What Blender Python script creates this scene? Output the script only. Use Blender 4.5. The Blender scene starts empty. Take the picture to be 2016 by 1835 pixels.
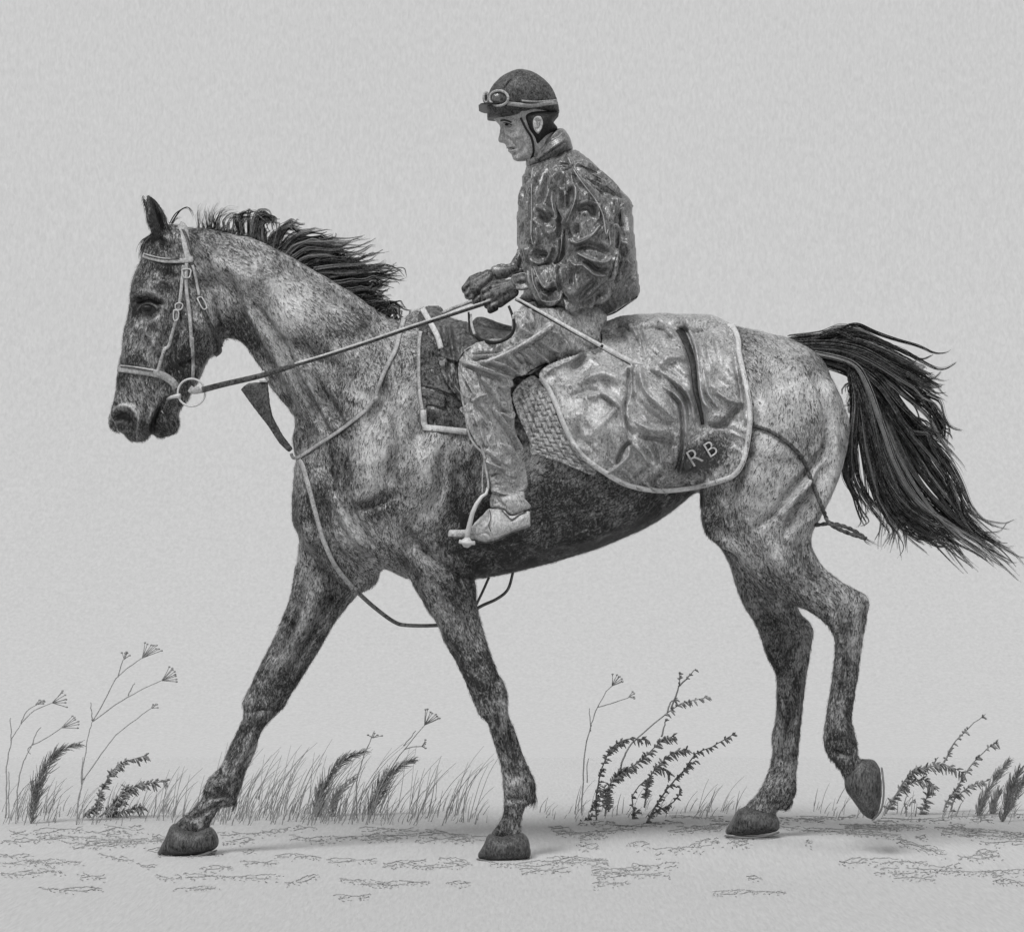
import bpy, bmesh, math, random
import numpy as np
from mathutils import Vector, Matrix, noise as mnoise
from mathutils.bvhtree import BVHTree
R = math.radians
rnd = random.Random(7)

# ------------------------------------------------------------------ camera, light, exposure
scene = bpy.context.scene
S, DIST, HC, YH = 650.0, 9.0, 0.945, 1072.0      # px per metre at the horse, camera distance, camera height, horizon row
cam_d = bpy.data.cameras.new('camera'); cam = bpy.data.objects.new('camera', cam_d)
scene.collection.objects.link(cam); scene.camera = cam
cam.location = (0, -DIST, HC); cam.rotation_euler = (R(90), 0, 0)
cam_d.sensor_width = 36; cam_d.lens = 36 * DIST / (2016 / S)
cam_d.shift_y = (YH - 917.5) / 2016
cam_d.clip_start = 0.1; cam_d.clip_end = 400

SUN_EL, SUN_AZ = 52.0, -34.0                     # sun to the upper left, on the camera's side
world = bpy.data.worlds.new('World'); scene.world = world; world.use_nodes = True
wn = world.node_tree; wn.nodes.clear()
sky = wn.nodes.new('ShaderNodeTexSky'); sky.sky_type = 'NISHITA'; sky.sun_disc = False
sky.sun_elevation = R(SUN_EL); sky.sun_rotation = R(180 + SUN_AZ); sky.dust_density = 4
bw = wn.nodes.new('ShaderNodeRGBToBW'); bg = wn.nodes.new('ShaderNodeBackground'); wo = wn.nodes.new('ShaderNodeOutputWorld')
bg.inputs['Strength'].default_value = 0.078
wn.links.new(sky.outputs[0], bw.inputs[0]); wn.links.new(bw.outputs[0], bg.inputs[0]); wn.links.new(bg.outputs[0], wo.inputs[0])
sun_d = bpy.data.lights.new('sun', 'SUN'); sun_d.energy = 2.3; sun_d.angle = R(25); sun_d.color = (1, 1, 1)
sun = bpy.data.objects.new('sun', sun_d); scene.collection.objects.link(sun)
sd = Vector((math.sin(R(SUN_AZ)) * math.cos(R(SUN_EL)), -math.cos(R(SUN_AZ)) * math.cos(R(SUN_EL)), math.sin(R(SUN_EL))))
sun.rotation_euler = sd.to_track_quat('Z', 'Y').to_euler()
scene.view_settings.view_transform = 'Standard'; scene.view_settings.look = 'None'
scene.view_settings.exposure = 0.0; scene.view_settings.gamma = 1.0; scene.view_settings.use_curve_mapping = False

# ------------------------------------------------------------------ helpers
col = scene.collection
def P(x, y, Y=0.0):
    """drawing position (2016 x 1835) -> the place in the world at depth Y"""
    f = (DIST + Y) / DIST / S
    return Vector(((x - 1008) * f, Y, HC - (y - YH) * f))
def Gp(x, y):
    """drawing position -> the place on level ground"""
    d = HC * S * DIST / (y - YH)
    Y = d - DIST
    return Vector(((x - 1008) * d / DIST / S, Y, 0.0))
def px_of(co):
    f = S * DIST / (DIST + co[..., 1])
    return 1008 + co[..., 0] * f, YH - (co[..., 2] - HC) * f
def T(x0, y0, k):
    """reader for positions noted in an enlarged piece of the drawing"""
    return lambda pts: [(x0 / 1.24 + u * k, y0 / 1.24 + v * k) for u, v in pts]
A_ = T(1100, 130, .2); B_ = T(1100, 500, .2); C_ = T(1000, 700, .2); D_ = T(1000, 950, .2)
H1 = T(200, 400, .2); H2 = T(200, 800, .2); N1 = T(600, 450, .2); N2 = T(600, 850, .2)
K_ = T(1400, 740, .2197); L_ = T(1850, 750, .3076); Q_ = T(1650, 1150, .24); W_ = T(1700, 1600, .24)
E_ = T(650, 1150, .28); F_ = T(350, 1550, .2637); V_ = T(1050, 1550, .2638)
PA = T(0, 1500, .2856); PB = T(450, 1700, .28); PC = T(1350, 1600, .2197); PD = T(2050, 1650, .2418)

def tag(o, label=None, cat=None, group=None, kind=None):
    if label: o['label'] = label
    if cat: o['category'] = cat
    if group: o['group'] = group
    if kind: o['kind'] = kind
    return o
def empty(name, loc, label, cat, group=None):
    o = bpy.data.objects.new(name, None); col.objects.link(o); o.location = loc
    o.empty_display_size = .05
    return tag(o, label, cat, group)
def link(name, me, m=None, parent=None, smooth=True):
    o = bpy.data.objects.new(name, me); col.objects.link(o)
    if m is not None and not me.materials: me.materials.append(m)
    if smooth: me.polygons.foreach_set('use_smooth', [True] * len(me.polygons))
    if parent:
        o.parent = parent
        o.matrix_parent_inverse = Matrix.Translation(parent.location).inverted()
    return o
class MB:
    def __init__(s, tone=False): s.v = []; s.f = []; s.t = [] if tone else None; s.cur = 0.0
    def add(s, vs, fs):
        if s.t is not None: s.t += [s.cur] * len(vs)
        n = len(s.v); s.v += [tuple(v) for v in vs]; s.f += [tuple(i + n for i in f) for f in fs]
    def tube(s, pts, r0, r1=None, n=5, mid=None, cap=True):
        pts = [Vector(p) for p in pts]; m = len(pts)
        if m < 2: return
        r1 = r0 if r1 is None else r1; vs = []; fs = []
        up = Vector((0, -1, 0.01)).normalized()
        for i, p in enumerate(pts):
            t = (pts[min(i + 1, m - 1)] - pts[max(i - 1, 0)])
            if t.length < 1e-7: t = Vector((1, 0, 0))
            t.normalize(); a = up - t * up.dot(t)
            if a.length < 1e-3: a = Vector((1, 0, 0)) - t * t.x
            a.normalize(); b = t.cross(a)
            q = i / (m - 1); r = r0 + (r1 - r0) * q
            if mid: r = r * (1 + (mid - 1) * math.sin(math.pi * q))
            for k in range(n):
                an = 2 * math.pi * k / n
                vs.append(p + (a * math.cos(an) + b * math.sin(an)) * r)
        for i in range(m - 1):
            for k in range(n):
                fs.append((i * n + k, i * n + (k + 1) % n, (i + 1) * n + (k + 1) % n, (i + 1) * n + k))
        if cap: fs.append(tuple(range(n))[::-1]); fs.append(tuple((m - 1) * n + k for k in range(n)))
        s.add(vs, fs)
    def ball(s, c, r, sc=(1, 1, 1), seg=10, rings=7, rot=None):
        c = Vector(c); vs = []; fs = []
        for i in range(rings + 1):
            th = math.pi * i / rings
            for k in range(seg):
                ph = 2 * math.pi * k / seg
                v = Vector((math.sin(th) * math.cos(ph) * sc[0], math.sin(th) * math.sin(ph) * sc[1], math.cos(th) * sc[2])) * r
                if rot: v = rot @ v
                vs.append(c + v)
        for i in range(rings):
            for k in range(seg):
                fs.append((i * seg + k, (i + 1) * seg + k, (i + 1) * seg + (k + 1) % seg, i * seg + (k + 1) % seg))
        s.add(vs, fs)
    def mesh(s, name):
        me = bpy.data.meshes.new(name); me.from_pydata(s.v, [], s.f)
        if s.t is not None: at = me.attributes.new('tone', 'FLOAT', 'POINT'); at.data.foreach_set('value', s.t)
        me.update(); return me
    def build(s, name, m, parent=None, smooth=True): return link(name, s.mesh(name), m, parent, smooth)

def spline(pts, n=6, closed=False):
    pts = [tuple(p) for p in pts]; m = len(pts); out = []
    if m < 3 and not closed:
        return [tuple(pts[0][k] + (pts[-1][k] - pts[0][k]) * i / n for k in range(len(pts[0]))) for i in range(n + 1)]
    g = (lambda i: pts[i % m]) if closed else (lambda i: pts[max(0, min(m - 1, i))])
    for i in range(m if closed else m - 1):
        a, b, c, d = g(i - 1), g(i), g(i + 1), g(i + 2)
        for j in range(n):
            t = j / n; t2 = t * t; t3 = t2 * t
            out.append(tuple(.5 * (2 * b[k] + (c[k] - a[k]) * t + (2 * a[k] - 5 * b[k] + 4 * c[k] - d[k]) * t2 + (3 * b[k] - a[k] - 3 * c[k] + d[k]) * t3) for k in range(len(b))))
    if not closed: out.append(pts[-1])
    return out

def fill_mask(poly, x0, y0, nx, ny, st):
    """even-odd fill of a polygon on a grid of sample points"""
    poly = np.array(poly); mask = np.zeros((ny, nx), bool)
    xs = x0 + np.arange(nx) * st
    ax, ay = poly[:, 0], poly[:, 1]; bx, by = np.roll(ax, -1), np.roll(ay, -1)
    for j in range(ny):
        y = y0 + j * st + 1e-4
        c = ((ay <= y) & (by > y)) | ((by <= y) & (ay > y))
        if not c.any(): continue
        xi = np.sort(ax[c] + (y - ay[c]) * (bx[c] - ax[c]) / (by[c] - ay[c]))
        for a, b in zip(xi[0::2], xi[1::2]): mask[j] ^= (xs >= a) & (xs < b)
    return mask
def up2(a, shape):
    b = np.repeat(np.repeat(a, 2, 0), 2, 1); o = np.zeros(shape); h, w = min(shape[0], b.shape[0]), min(shape[1], b.shape[1])
    o[:h, :w] = b[:h, :w]; return o
def poisson(mask, st):
    """smooth bulge over a mask: solves lap(u) = -2, so sqrt(u) is a round section"""
    levels = [mask]
    while min(levels[-1].shape) > 24: levels.append(levels[-1][::2, ::2])
    u = np.zeros(levels[-1].shape); s = st * 2 ** (len(levels) - 1)
    for li in range(len(levels) - 1, -1, -1):
        m = levels[li]
        if li < len(levels) - 1: u = up2(u, m.shape)
        u = np.pad(u * m, 1); mp = np.pad(m, 1).astype(float)
        for it in range(260 if li > 0 else 60):
            n = np.zeros_like(u)
            n[1:-1, 1:-1] = (u[:-2, 1:-1] + u[2:, 1:-1] + u[1:-1, :-2] + u[1:-1, 2:] + 2 * s * s * .5 * 2) / 4
            u = n * mp
        u = u[1:-1, 1:-1]; s /= 2
    return u

def inflate(poly, k=.8, Yc=0.0, st=2.6, sm=True, wmax=None, flat=None, pw=None):
    """closed solid whose side view is the outline poly; k = depth over height of its round section"""
    if sm: poly = spline(poly, 5, True)
    pa = np.array(poly); x0, y0 = pa.min(0) - 2 * st; x1, y1 = pa.max(0) + 2 * st
    nx, ny = int((x1 - x0) / st) + 2, int((y1 - y0) / st) + 2
    m = fill_mask(poly, x0, y0, nx, ny, st)
    t = np.sqrt(np.maximum(poisson(m, st / S), 0)) * k
    if wmax: t = t * wmax / t.max()
    if pw: t = t.max() * (t / t.max()) ** pw
    if flat: t = flat * np.tanh(t / flat)
    m &= t > 0
    gy, gx = np.mgrid[0:ny, 0:nx]; X = x0 + gx * st; Y = y0 + gy * st
    yc = Yc(X, Y) if callable(Yc) else np.full(X.shape, float(Yc))
    idx = np.full(m.shape, -1); idx[m] = np.arange(m.sum()); n = int(m.sum())
    f = (DIST + yc) / DIST / S
    wx = (X - 1008) * f; wz = HC - (Y - YH) * f
    front = np.stack([wx[m], (yc - t)[m], wz[m]], 1); back = np.stack([wx[m], (yc + t)[m], wz[m]], 1)
    q = m[:-1, :-1] & m[1:, :-1] & m[1:, 1:] & m[:-1, 1:]
    a, b, c, d = idx[:-1, :-1][q], idx[1:, :-1][q], idx[1:, 1:][q], idx[:-1, 1:][q]
    F = np.stack([a, b, c, d], 1)
    e = np.concatenate([F[:, [0, 1]], F[:, [1, 2]], F[:, [2, 3]], F[:, [3, 0]]])
    key = np.sort(e, 1); kk = key[:, 0].astype(np.int64) * (n + 1) + key[:, 1]
    un, inv, cnt = np.unique(kk, return_inverse=True, return_counts=True)
    be = e[cnt[inv] == 1]
    W = np.stack([be[:, 1], be[:, 0], be[:, 0] + n, be[:, 1] + n], 1)
    return np.concatenate([front, back]), np.concatenate([F, F[:, ::-1] + n, W])

def mesh_np(name, v, f):
    me = bpy.data.meshes.new(name)
    me.vertices.add(len(v)); me.vertices.foreach_set('co', np.asarray(v, np.float32).ravel())
    f = np.asarray(f, np.int32); k = f.shape[1]
    me.loops.add(f.size); me.loops.foreach_set('vertex_index', f.ravel())
    me.polygons.add(len(f)); me.polygons.foreach_set('loop_start', np.arange(len(f), dtype=np.int32) * k)
    me.update(calc_edges=True); return me
def join_np(parts):
    vs, fs, n = [], [], 0
    for v, f in parts: vs.append(v); fs.append(f + n); n += len(v)
    return np.concatenate(vs), np.concatenate(fs)
def remesh(me, voxel, smooth=6, fac=.5):
    o = bpy.data.objects.new('work', me); col.objects.link(o)
    m = o.modifiers.new('r', 'REMESH'); m.mode = 'VOXEL'; m.voxel_size = voxel; m.adaptivity = 0
    if smooth: sm = o.modifiers.new('s', 'SMOOTH'); sm.iterations = smooth; sm.factor = fac
    dg = bpy.context.evaluated_depsgraph_get()
    r = bpy.data.meshes.new_from_object(o.evaluated_get(dg)); bpy.data.objects.remove(o); return r

# raster maps over the drawing plane, used to sculpt muscles and folds
def bump_map(strokes, x0, y0, x1, y1, st=1.0):
    nx, ny = int((x1 - x0) / st) + 1, int((y1 - y0) / st) + 1
    M = np.zeros((ny, nx), np.float32)
    for amp, w, pts in strokes:
        pts = spline(pts, 5) if len(pts) > 2 else pts
        pa = np.array(pts); r = 2.6 * w
        ax0, ay0 = pa.min(0) - r; ax1, ay1 = pa.max(0) + r
        i0, i1 = max(0, int((ax0 - x0) / st)), min(nx, int((ax1 - x0) / st) + 2)
        j0, j1 = max(0, int((ay0 - y0) / st)), min(ny, int((ay1 - y0) / st) + 2)
        if i1 <= i0 or j1 <= j0: continue
        gy, gx = np.mgrid[j0:j1, i0:i1]; X = x0 + gx * st; Y = y0 + gy * st
        dm = np.full(X.shape, 1e9); wt = np.ones(X.shape)
        ns = max(1, len(pa) - 1)
        for q in range(ns):
            a = pa[q]; b = pa[min(q + 1, len(pa) - 1)]; d = b - a; L = float(d @ d) + 1e-9
            t = np.clip(((X - a[0]) * d[0] + (Y - a[1]) * d[1]) / L, 0, 1)
            dd = (X - a[0] - t * d[0]) ** 2 + (Y - a[1] - t * d[1]) ** 2
            u = (q + t) / ns; near = dd < dm
            wt = np.where(near, .35 + .65 * np.sin(np.pi * np.clip(u * .9 + .05, 0, 1)), wt); dm = np.minimum(dm, dd)
        M[j0:j1, i0:i1] += amp * .001 * wt * np.exp(-dm / (w * w))
    return (M, x0, y0, st)
def sample(mp, px, py):
    M, x0, y0, st = mp; h, w = M.shape
    u = np.clip((px - x0) / st, 0, w - 1.001); v = np.clip((py - y0) / st, 0, h - 1.001)
    i = u.astype(int); j = v.astype(int); fu = u - i; fv = v - j
    return (M[j, i] * (1 - fu) * (1 - fv) + M[j, i + 1] * fu * (1 - fv) + M[j + 1, i] * (1 - fu) * fv + M[j + 1, i + 1] * fu * fv)
def vnoise(nx, ny, sx, sy, seed):
    g = np.random.RandomState(seed); cx, cy = int(nx / sx) + 4, int(ny / sy) + 4
    a = g.rand(cy, cx); x = np.arange(nx) / sx; y = np.arange(ny) / sy
    i = x.astype(int); fx = x - i; fx = fx * fx * (3 - 2 * fx); j = y.astype(int); fy = y - j; fy = (fy * fy * (3 - 2 * fy))[:, None]
    return (a[j][:, i] * (1 - fx) + a[j][:, i + 1] * fx) * (1 - fy) + (a[j + 1][:, i] * (1 - fx) + a[j + 1][:, i + 1] * fx) * fy
def crinkle(x0, y0, x1, y1, size, ang, amp, seed, ratio=2.6):
    """ridged creases running along the angle ang, in metres"""
    nx, ny = int(x1 - x0) + 1, int(y1 - y0) + 1; n = int(math.hypot(nx, ny)) + 8
    def rid(s, sd): a = vnoise(n, n, s * ratio, s, sd); return 1 - np.abs(2 * a - 1) * 1.6
    base = rid(size, seed) + .5 * rid(size * .5, seed + 1)
    gy, gx = np.mgrid[0:ny, 0:nx]; w1 = vnoise(nx, ny, size * 2.4, size * 2.4, seed + 2) - .5; w2 = vnoise(nx, ny, size * 2.4, size * 2.4, seed + 3) - .5
    X = gx - nx / 2 + w1 * size * 2.2; Y = gy - ny / 2 + w2 * size * 2.2
    ca, sa = math.cos(ang), math.sin(ang)
    U = np.clip(X * ca + Y * sa + n / 2, 0, n - 1).astype(int); Vv = np.clip(-X * sa + Y * ca + n / 2, 0, n - 1).astype(int)
    return ((base[Vv, U] - .7) * amp * .001, x0, y0, 1.0)
def displace(me, maps, near_only=False, gain=2.3, lim=.03):
    n = len(me.vertices); co = np.zeros(n * 3, np.float32); me.vertices.foreach_get('co', co); co = co.reshape(-1, 3).astype(float)
    no = np.zeros(n * 3, np.float32); me.vertices.foreach_get('normal', no); no = no.reshape(-1, 3)
    px, py = px_of(co); h = gain * sum(sample(m, px, py) for m in maps); h = lim * np.tanh(h / lim)
    w = np.clip(np.abs(no[:, 1]) * 1.6, 0, 1)
    if near_only: w = w * (no[:, 1] < 0)
    co += no * (h * w)[:, None]
    me.vertices.foreach_set('co', co.astype(np.float32).ravel()); me.update()
def set_tone(me, fn, name='tone'):
    n = len(me.vertices); co = np.zeros(n * 3, np.float32); me.vertices.foreach_get('co', co); co = co.reshape(-1, 3)
    px, py = px_of(co); a = me.attributes.new(name, 'FLOAT', 'POINT'); a.data.foreach_set('value', np.asarray(fn(px, py, co), np.float32))
def bvh_of(objs):
    vs, fs, n = [], [], 0
    for o in objs:
        me = o.data; M = o.matrix_basis
        c = np.zeros(len(me.vertices) * 3, np.float32); me.vertices.foreach_get('co', c)
        vs += [tuple(v) for v in c.reshape(-1, 3).tolist()]
        fs += [tuple(i + n for i in p.vertices) for p in me.polygons]; n = len(vs)
    return BVHTree.FromPolygons(vs, fs)
CAM = Vector((0, -DIST, HC))
def hit(bvh, x, y, lift=.004, miss=0.0):
    d = (P(x, y, 0) - CAM).normalized(); h = bvh.ray_cast(CAM, d, 30)
    return P(x, y, (h[0].y if h[0] is not None else miss) - lift)

def smooth1(a, n=2):
    a = list(a)
    for _ in range(n): a = [(a[max(i - 1, 0)] + a[i] * 2 + a[min(i + 1, len(a) - 1)]) / 4 for i in range(len(a))]
    return a
def strap(mb, pts, w, bvh=None, lift=.004, th=.004, Y=None, n=6, w1=None, round_=False):
    """flat leather strap following a surface (or given depths); w = width in drawing px"""
    pts = spline(pts, n); m = len(pts); Ls, Rs = [], []
    for i, p in enumerate(pts):
        a, b = pts[max(i - 1, 0)], pts[min(i + 1, m - 1)]; dx, dy = b[0] - a[0], b[1] - a[1]; L = math.hypot(dx, dy) or 1
        ww = (w if w1 is None else w + (w1 - w) * i / (m - 1)) / 2
        Ls.append((p[0] - dy / L * ww, p[1] + dx / L * ww)); Rs.append((p[0] + dy / L * ww, p[1] - dx / L * ww))
    if Y is not None:
        ys = [Y(i / (m - 1)) if callable(Y) else Y for i in range(m)]; yl = yr = ys
    else:
        last = 0.0; yl, yr = [], []
        def yy(q, miss):
            h = bvh.ray_cast(CAM, (P(q[0], q[1], 0) - CAM).normalized(), 30)
            return (h[0].y - lift) if h[0] is not None and h[0].y < 1 else miss
        yc = []
        for i, p in enumerate(pts): last = yy(p, last); yc.append(last)
        for i in range(m): yl.append(yy(Ls[i], yc[i])); yr.append(yy(Rs[i], yc[i]))
        yl = [min(a, b + .01) for a, b in zip(yl, yc)]; yr = [min(a, b + .01) for a, b in zip(yr, yc)]
        yl = smooth1(yl); yr = smooth1(yr)
    vs, fs = [], []
    for i in range(m):
        l0 = P(*Ls[i], yl[i]); r0 = P(*Rs[i], yr[i]); f = Vector((0, -th, 0)); e = (r0 - l0) * .12
        vs += [l0, l0 + e + f, r0 - e + f, r0, r0 - f, l0 - f]
    for i in range(m - 1):
        for k in range(6): fs.append((i * 6 + k, i * 6 + (k + 1) % 6, (i + 1) * 6 + (k + 1) % 6, (i + 1) * 6 + k))
    fs.append((5, 4, 3, 2, 1, 0)); fs.append(tuple((m - 1) * 6 + k for k in range(6)))
    mb.add(vs, fs)

# ------------------------------------------------------------------ materials (graphite greys)
def nodes(name):
    m = bpy.data.materials.new(name); m.use_nodes = True; t = m.node_tree
    b = t.nodes['Principled BSDF']; return m, t, b
def N(t, kind, **kw):
    n = t.nodes.new(kind)
    for k, v in kw.items():
        if k in n.inputs: n.inputs[k].default_value = v
        else: setattr(n, k, v)
    return n
def mathn(t, op, a, b=None, clamp=False):
    n = t.nodes.new('ShaderNodeMath'); n.operation = op; n.use_clamp = clamp
    for i, v in enumerate((a, b)):
        if v is None: continue
        if isinstance(v, (int, float)): n.inputs[i].default_value = v
        else: t.links.new(v, n.inputs[i])
    return n.outputs[0]
def graphite(name, dark, light, bias=.5, contrast=2.4, grain=(170, 170, 120), rot=(0, 0, 0), mottle=14, mott=.5, rough=.6, spec=.3, tone=False, bump=.0015, sheen=0):
    """pencil grain: two greys broken up by fine strokes, larger mottling and an optional per-vertex coat tone"""
    m, t, b = nodes(name); L = t.links
    g = N(t, 'ShaderNodeNewGeometry'); mp = N(t, 'ShaderNodeMapping'); mp.inputs['Rotation'].default_value = rot; mp.inputs['Scale'].default_value = grain
    L.new(g.outputs['Position'], mp.inputs[0])
    n1 = N(t, 'ShaderNodeTexNoise', Scale=1.0, Detail=3.0, Roughness=.62, Distortion=.9); L.new(mp.outputs[0], n1.inputs['Vector'])
    n2 = N(t, 'ShaderNodeTexNoise', Scale=float(mottle), Detail=3.0, Roughness=.6, Distortion=.6); L.new(g.outputs['Position'], n2.inputs['Vector'])
    a = mathn(t, 'MULTIPLY', mathn(t, 'SUBTRACT', n1.outputs['Fac'], .5), contrast)
    c = mathn(t, 'MULTIPLY', mathn(t, 'SUBTRACT', n2.outputs['Fac'], .5), mott * 2)
    v = mathn(t, 'ADD', mathn(t, 'ADD', a, c), bias)
    if tone:
        at = N(t, 'ShaderNodeAttribute', attribute_name='tone'); v = mathn(t, 'ADD', v, at.outputs['Fac'])
    v = mathn(t, 'MULTIPLY', v, 1.0, True)
    r = N(t, 'ShaderNodeValToRGB'); r.color_ramp.elements[0].color = (dark,) * 3 + (1,); r.color_ramp.elements[1].color = (light,) * 3 + (1,)
    L.new(v, r.inputs[0]); L.new(r.outputs[0], b.inputs['Base Color'])
    b.inputs['Roughness'].default_value = rough; b.inputs['Specular IOR Level'].default_value = spec
    if sheen: b.inputs['Sheen Weight'].default_value = sheen; b.inputs['Sheen Roughness'].default_value = .4
    bp = N(t, 'ShaderNodeBump', Strength=.6, Distance=bump); L.new(n1.outputs['Fac'], bp.inputs['Height']); L.new(bp.outputs[0], b.inputs['Normal'])
    return m
def paper(name, val, scale, amp=.035, glow=False):
    m, t, b = nodes(name); L = t.links
    g = N(t, 'ShaderNodeNewGeometry'); mp = N(t, 'ShaderNodeMapping'); mp.inputs['Scale'].default_value = scale; L.new(g.outputs['Position'], mp.inputs[0])
    n1 = N(t, 'ShaderNodeTexNoise', Scale=1.0, Detail=2.5, Roughness=.6, Distortion=.5); L.new(mp.outputs[0], n1.inputs['Vector'])
    n2 = N(t, 'ShaderNodeTexNoise', Scale=.55, Detail=2.0); L.new(g.outputs['Position'], n2.inputs['Vector'])
    v = mathn(t, 'ADD', mathn(t, 'MULTIPLY', mathn(t, 'SUBTRACT', n1.outputs['Fac'], .5), amp * 4), mathn(t, 'MULTIPLY', mathn(t, 'SUBTRACT', n2.outputs['Fac'], .5), .03))
    v = mathn(t, 'ADD', v, val)
    cc = N(t, 'ShaderNodeCombineColor'); [L.new(v, cc.inputs[i]) for i in range(3)]; L.new(cc.outputs[0], b.inputs['Base Color'])
    if glow:      # the sky itself gives off light
        em = N(t, 'ShaderNodeEmission'); L.new(cc.outputs[0], em.inputs['Color']); L.new(em.outputs[0], t.nodes['Material Output'].inputs[0]); return m
    b.inputs['Roughness'].default_value = .95; b.inputs['Specular IOR Level'].default_value = .05
    bp = N(t, 'ShaderNodeBump', Strength=.5, Distance=.004); L.new(n1.outputs['Fac'], bp.inputs['Height']); L.new(bp.outputs[0], b.inputs['Normal'])
    return m
M = {}
M['sky'] = paper('sky_paper', .60, (60, 60, 24), .05, True)
M['ground'] = paper('ground_paper', .51, (110, 11, 60), .05)
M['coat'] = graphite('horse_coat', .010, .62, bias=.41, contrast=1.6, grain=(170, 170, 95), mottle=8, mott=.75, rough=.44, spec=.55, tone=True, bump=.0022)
M['hoof'] = graphite('hoof_horn', .012, .16, bias=.4, contrast=2.6, grain=(240, 240, 60), mottle=30, rough=.45)
M['short_hair'] = graphite('short_dark_hair', .008, .03, rough=.5, spec=.35)
M['short_hair_pale'] = graphite('short_pale_hair', .45, .78, rough=.5, spec=.3)
M['shoe'] = graphite('steel', .08, .22, bias=.5, contrast=1, rough=.35)
M['hair'] = graphite('horse_hair', .008, .32, bias=.36, contrast=2.2, tone=True, grain=(200, 200, 200), mottle=40, rough=.62, spec=.25)
M['hair_pale'] = graphite('fine_hair', .05, .25, bias=.4, contrast=2, rough=.5)
M['leather'] = graphite('pale_leather', .12, .62, bias=.55, contrast=1.6, grain=(160, 160, 160), mottle=40, rough=.5)
M['leather_dark'] = graphite('dark_leather', .012, .16, bias=.38, contrast=2.4, mottle=40, rough=.4)
M['metal'] = graphite('bit_metal', .3, .7, bias=.6, contrast=.8, rough=.3, spec=.6)
M['jacket'] = graphite('jacket_cloth', .010, .38, bias=0.4, contrast=2.1, grain=(190, 190, 110), rot=(0, .5, 0), mottle=17, mott=0.3, rough=0.3, spec=0.9, bump=.0012)
M['trouser'] = graphite('trouser_cloth', .03, .64, bias=0.5, contrast=2.1, grain=(190, 190, 110), rot=(0, -.5, 0), mottle=22, mott=0.3, rough=0.33, spec=0.8, bump=.0012)
M['blanket'] = graphite('blanket_cloth', .02, .66, bias=0.48, contrast=2.1, grain=(180, 180, 110), rot=(0, .7, 0), mottle=13, mott=0.45, rough=0.34, spec=0.8, tone=True, bump=.0015)
M['piping'] = graphite('pale_binding', .28, .75, bias=.62, contrast=1.6, mottle=60, rough=.7)
M['pad'] = graphite('quilted_pad', .08, .6, bias=.55, contrast=2.6, mottle=40, rough=.8)
M['cloth_dark'] = graphite('dark_saddle_cloth', .01, .2, bias=.4, contrast=2.8, mottle=24, rough=.7)
M['flap'] = graphite('saddle_leather', .015, .20, bias=.45, contrast=2.6, grain=(130, 130, 90), mottle=25, mott=.6, rough=.4, spec=.6)
M['seam'] = graphite('seam_tape', .25, .6, bias=.55, contrast=1.4, mottle=60, rough=.5)
M['fold_shade'] = graphite('fold_shade_cloth', .008, .09, bias=.35, contrast=2.4, mottle=30, rough=.6)
M['skin'] = graphite('skin', .20, .62, bias=0.52, contrast=2.4, grain=(200, 200, 120), mottle=45, mott=.4, rough=.55)
M['hair_man'] = graphite('short_hair', .006, .06, bias=.35, contrast=2.5, grain=(260, 260, 120), rough=.6)
M['helmet'] = graphite('helmet_cover', .012, .17, bias=.42, contrast=2.8, grain=(200, 200, 110), mottle=30, rough=.5)
M['glove'] = graphite('glove_leather', .006, .2, bias=.34, contrast=2.4, grain=(150, 150, 110), mottle=60, mott=.6, rough=.4, spec=.5)
M['boot'] = graphite('boot_leather', .14, .66, bias=.6, contrast=1.8, mottle=40, rough=.45)
M['black'] = graphite('black_gloss', .004, .02, rough=.4, spec=.3)
M['plant'] = graphite('plant_grey', .22, .46, bias=.45, contrast=2.5, mottle=40, rough=.8)
M['plant_dark'] = graphite('plant_dark', .13, .40, bias=.45, contrast=2.5, mottle=40, rough=.8)
M['grass'] = graphite('grass_grey', .20, .46, bias=.5, contrast=2.5, mottle=25, rough=.8)
M['scuff'] = graphite('soil_grey', .27, .56, bias=.5, contrast=3, mottle=25, rough=.9)
M['glass'] = graphite('goggle_lens', .03, .3, bias=.4, contrast=1, rough=.12, spec=.8)

# ------------------------------------------------------------------ setting
def ground_z(x, y):
    q = P(1480, 1645, .20); z = .044 * math.exp(-((x - q.x) / .75) ** 2 - ((y - .25) / (.45 if y < .25 else 1.1)) ** 2)
    z += .004 * mnoise.noise(Vector((x * 2.5, y * 2.5, 0)))
    z += -.007 * math.exp(-((x - P(370, 1684, .12).x) / .35) ** 2 - ((y - .12) / .2) ** 2)
    return z if y < 2.6 else z * max(0, 1 - (y - 2.6))
BACK, RAD = 4.2, 3.0
def make_ground():
    xs = np.concatenate([np.linspace(-40, -4, 10)[:-1], np.linspace(-4, 4, 170), np.linspace(4, 40, 10)[1:]])
    ys = np.concatenate([np.linspace(-40, -3, 8)[:-1], np.linspace(-3, 3, 130), np.linspace(3, BACK, 9)[1:]])
    v = [(x, y, ground_z(x, y)) for y in ys for x in xs]; w = len(xs)
    f = [(j * w + i, j * w + i + 1, (j + 1) * w + i + 1, (j + 1) * w + i) for j in range(len(ys) - 1) for i in range(w - 1)]
    me = bpy.data.meshes.new('ground'); me.from_pydata(v, [], f); me.update()
    tag(link('ground', me, M['ground']), kind='structure')
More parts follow.
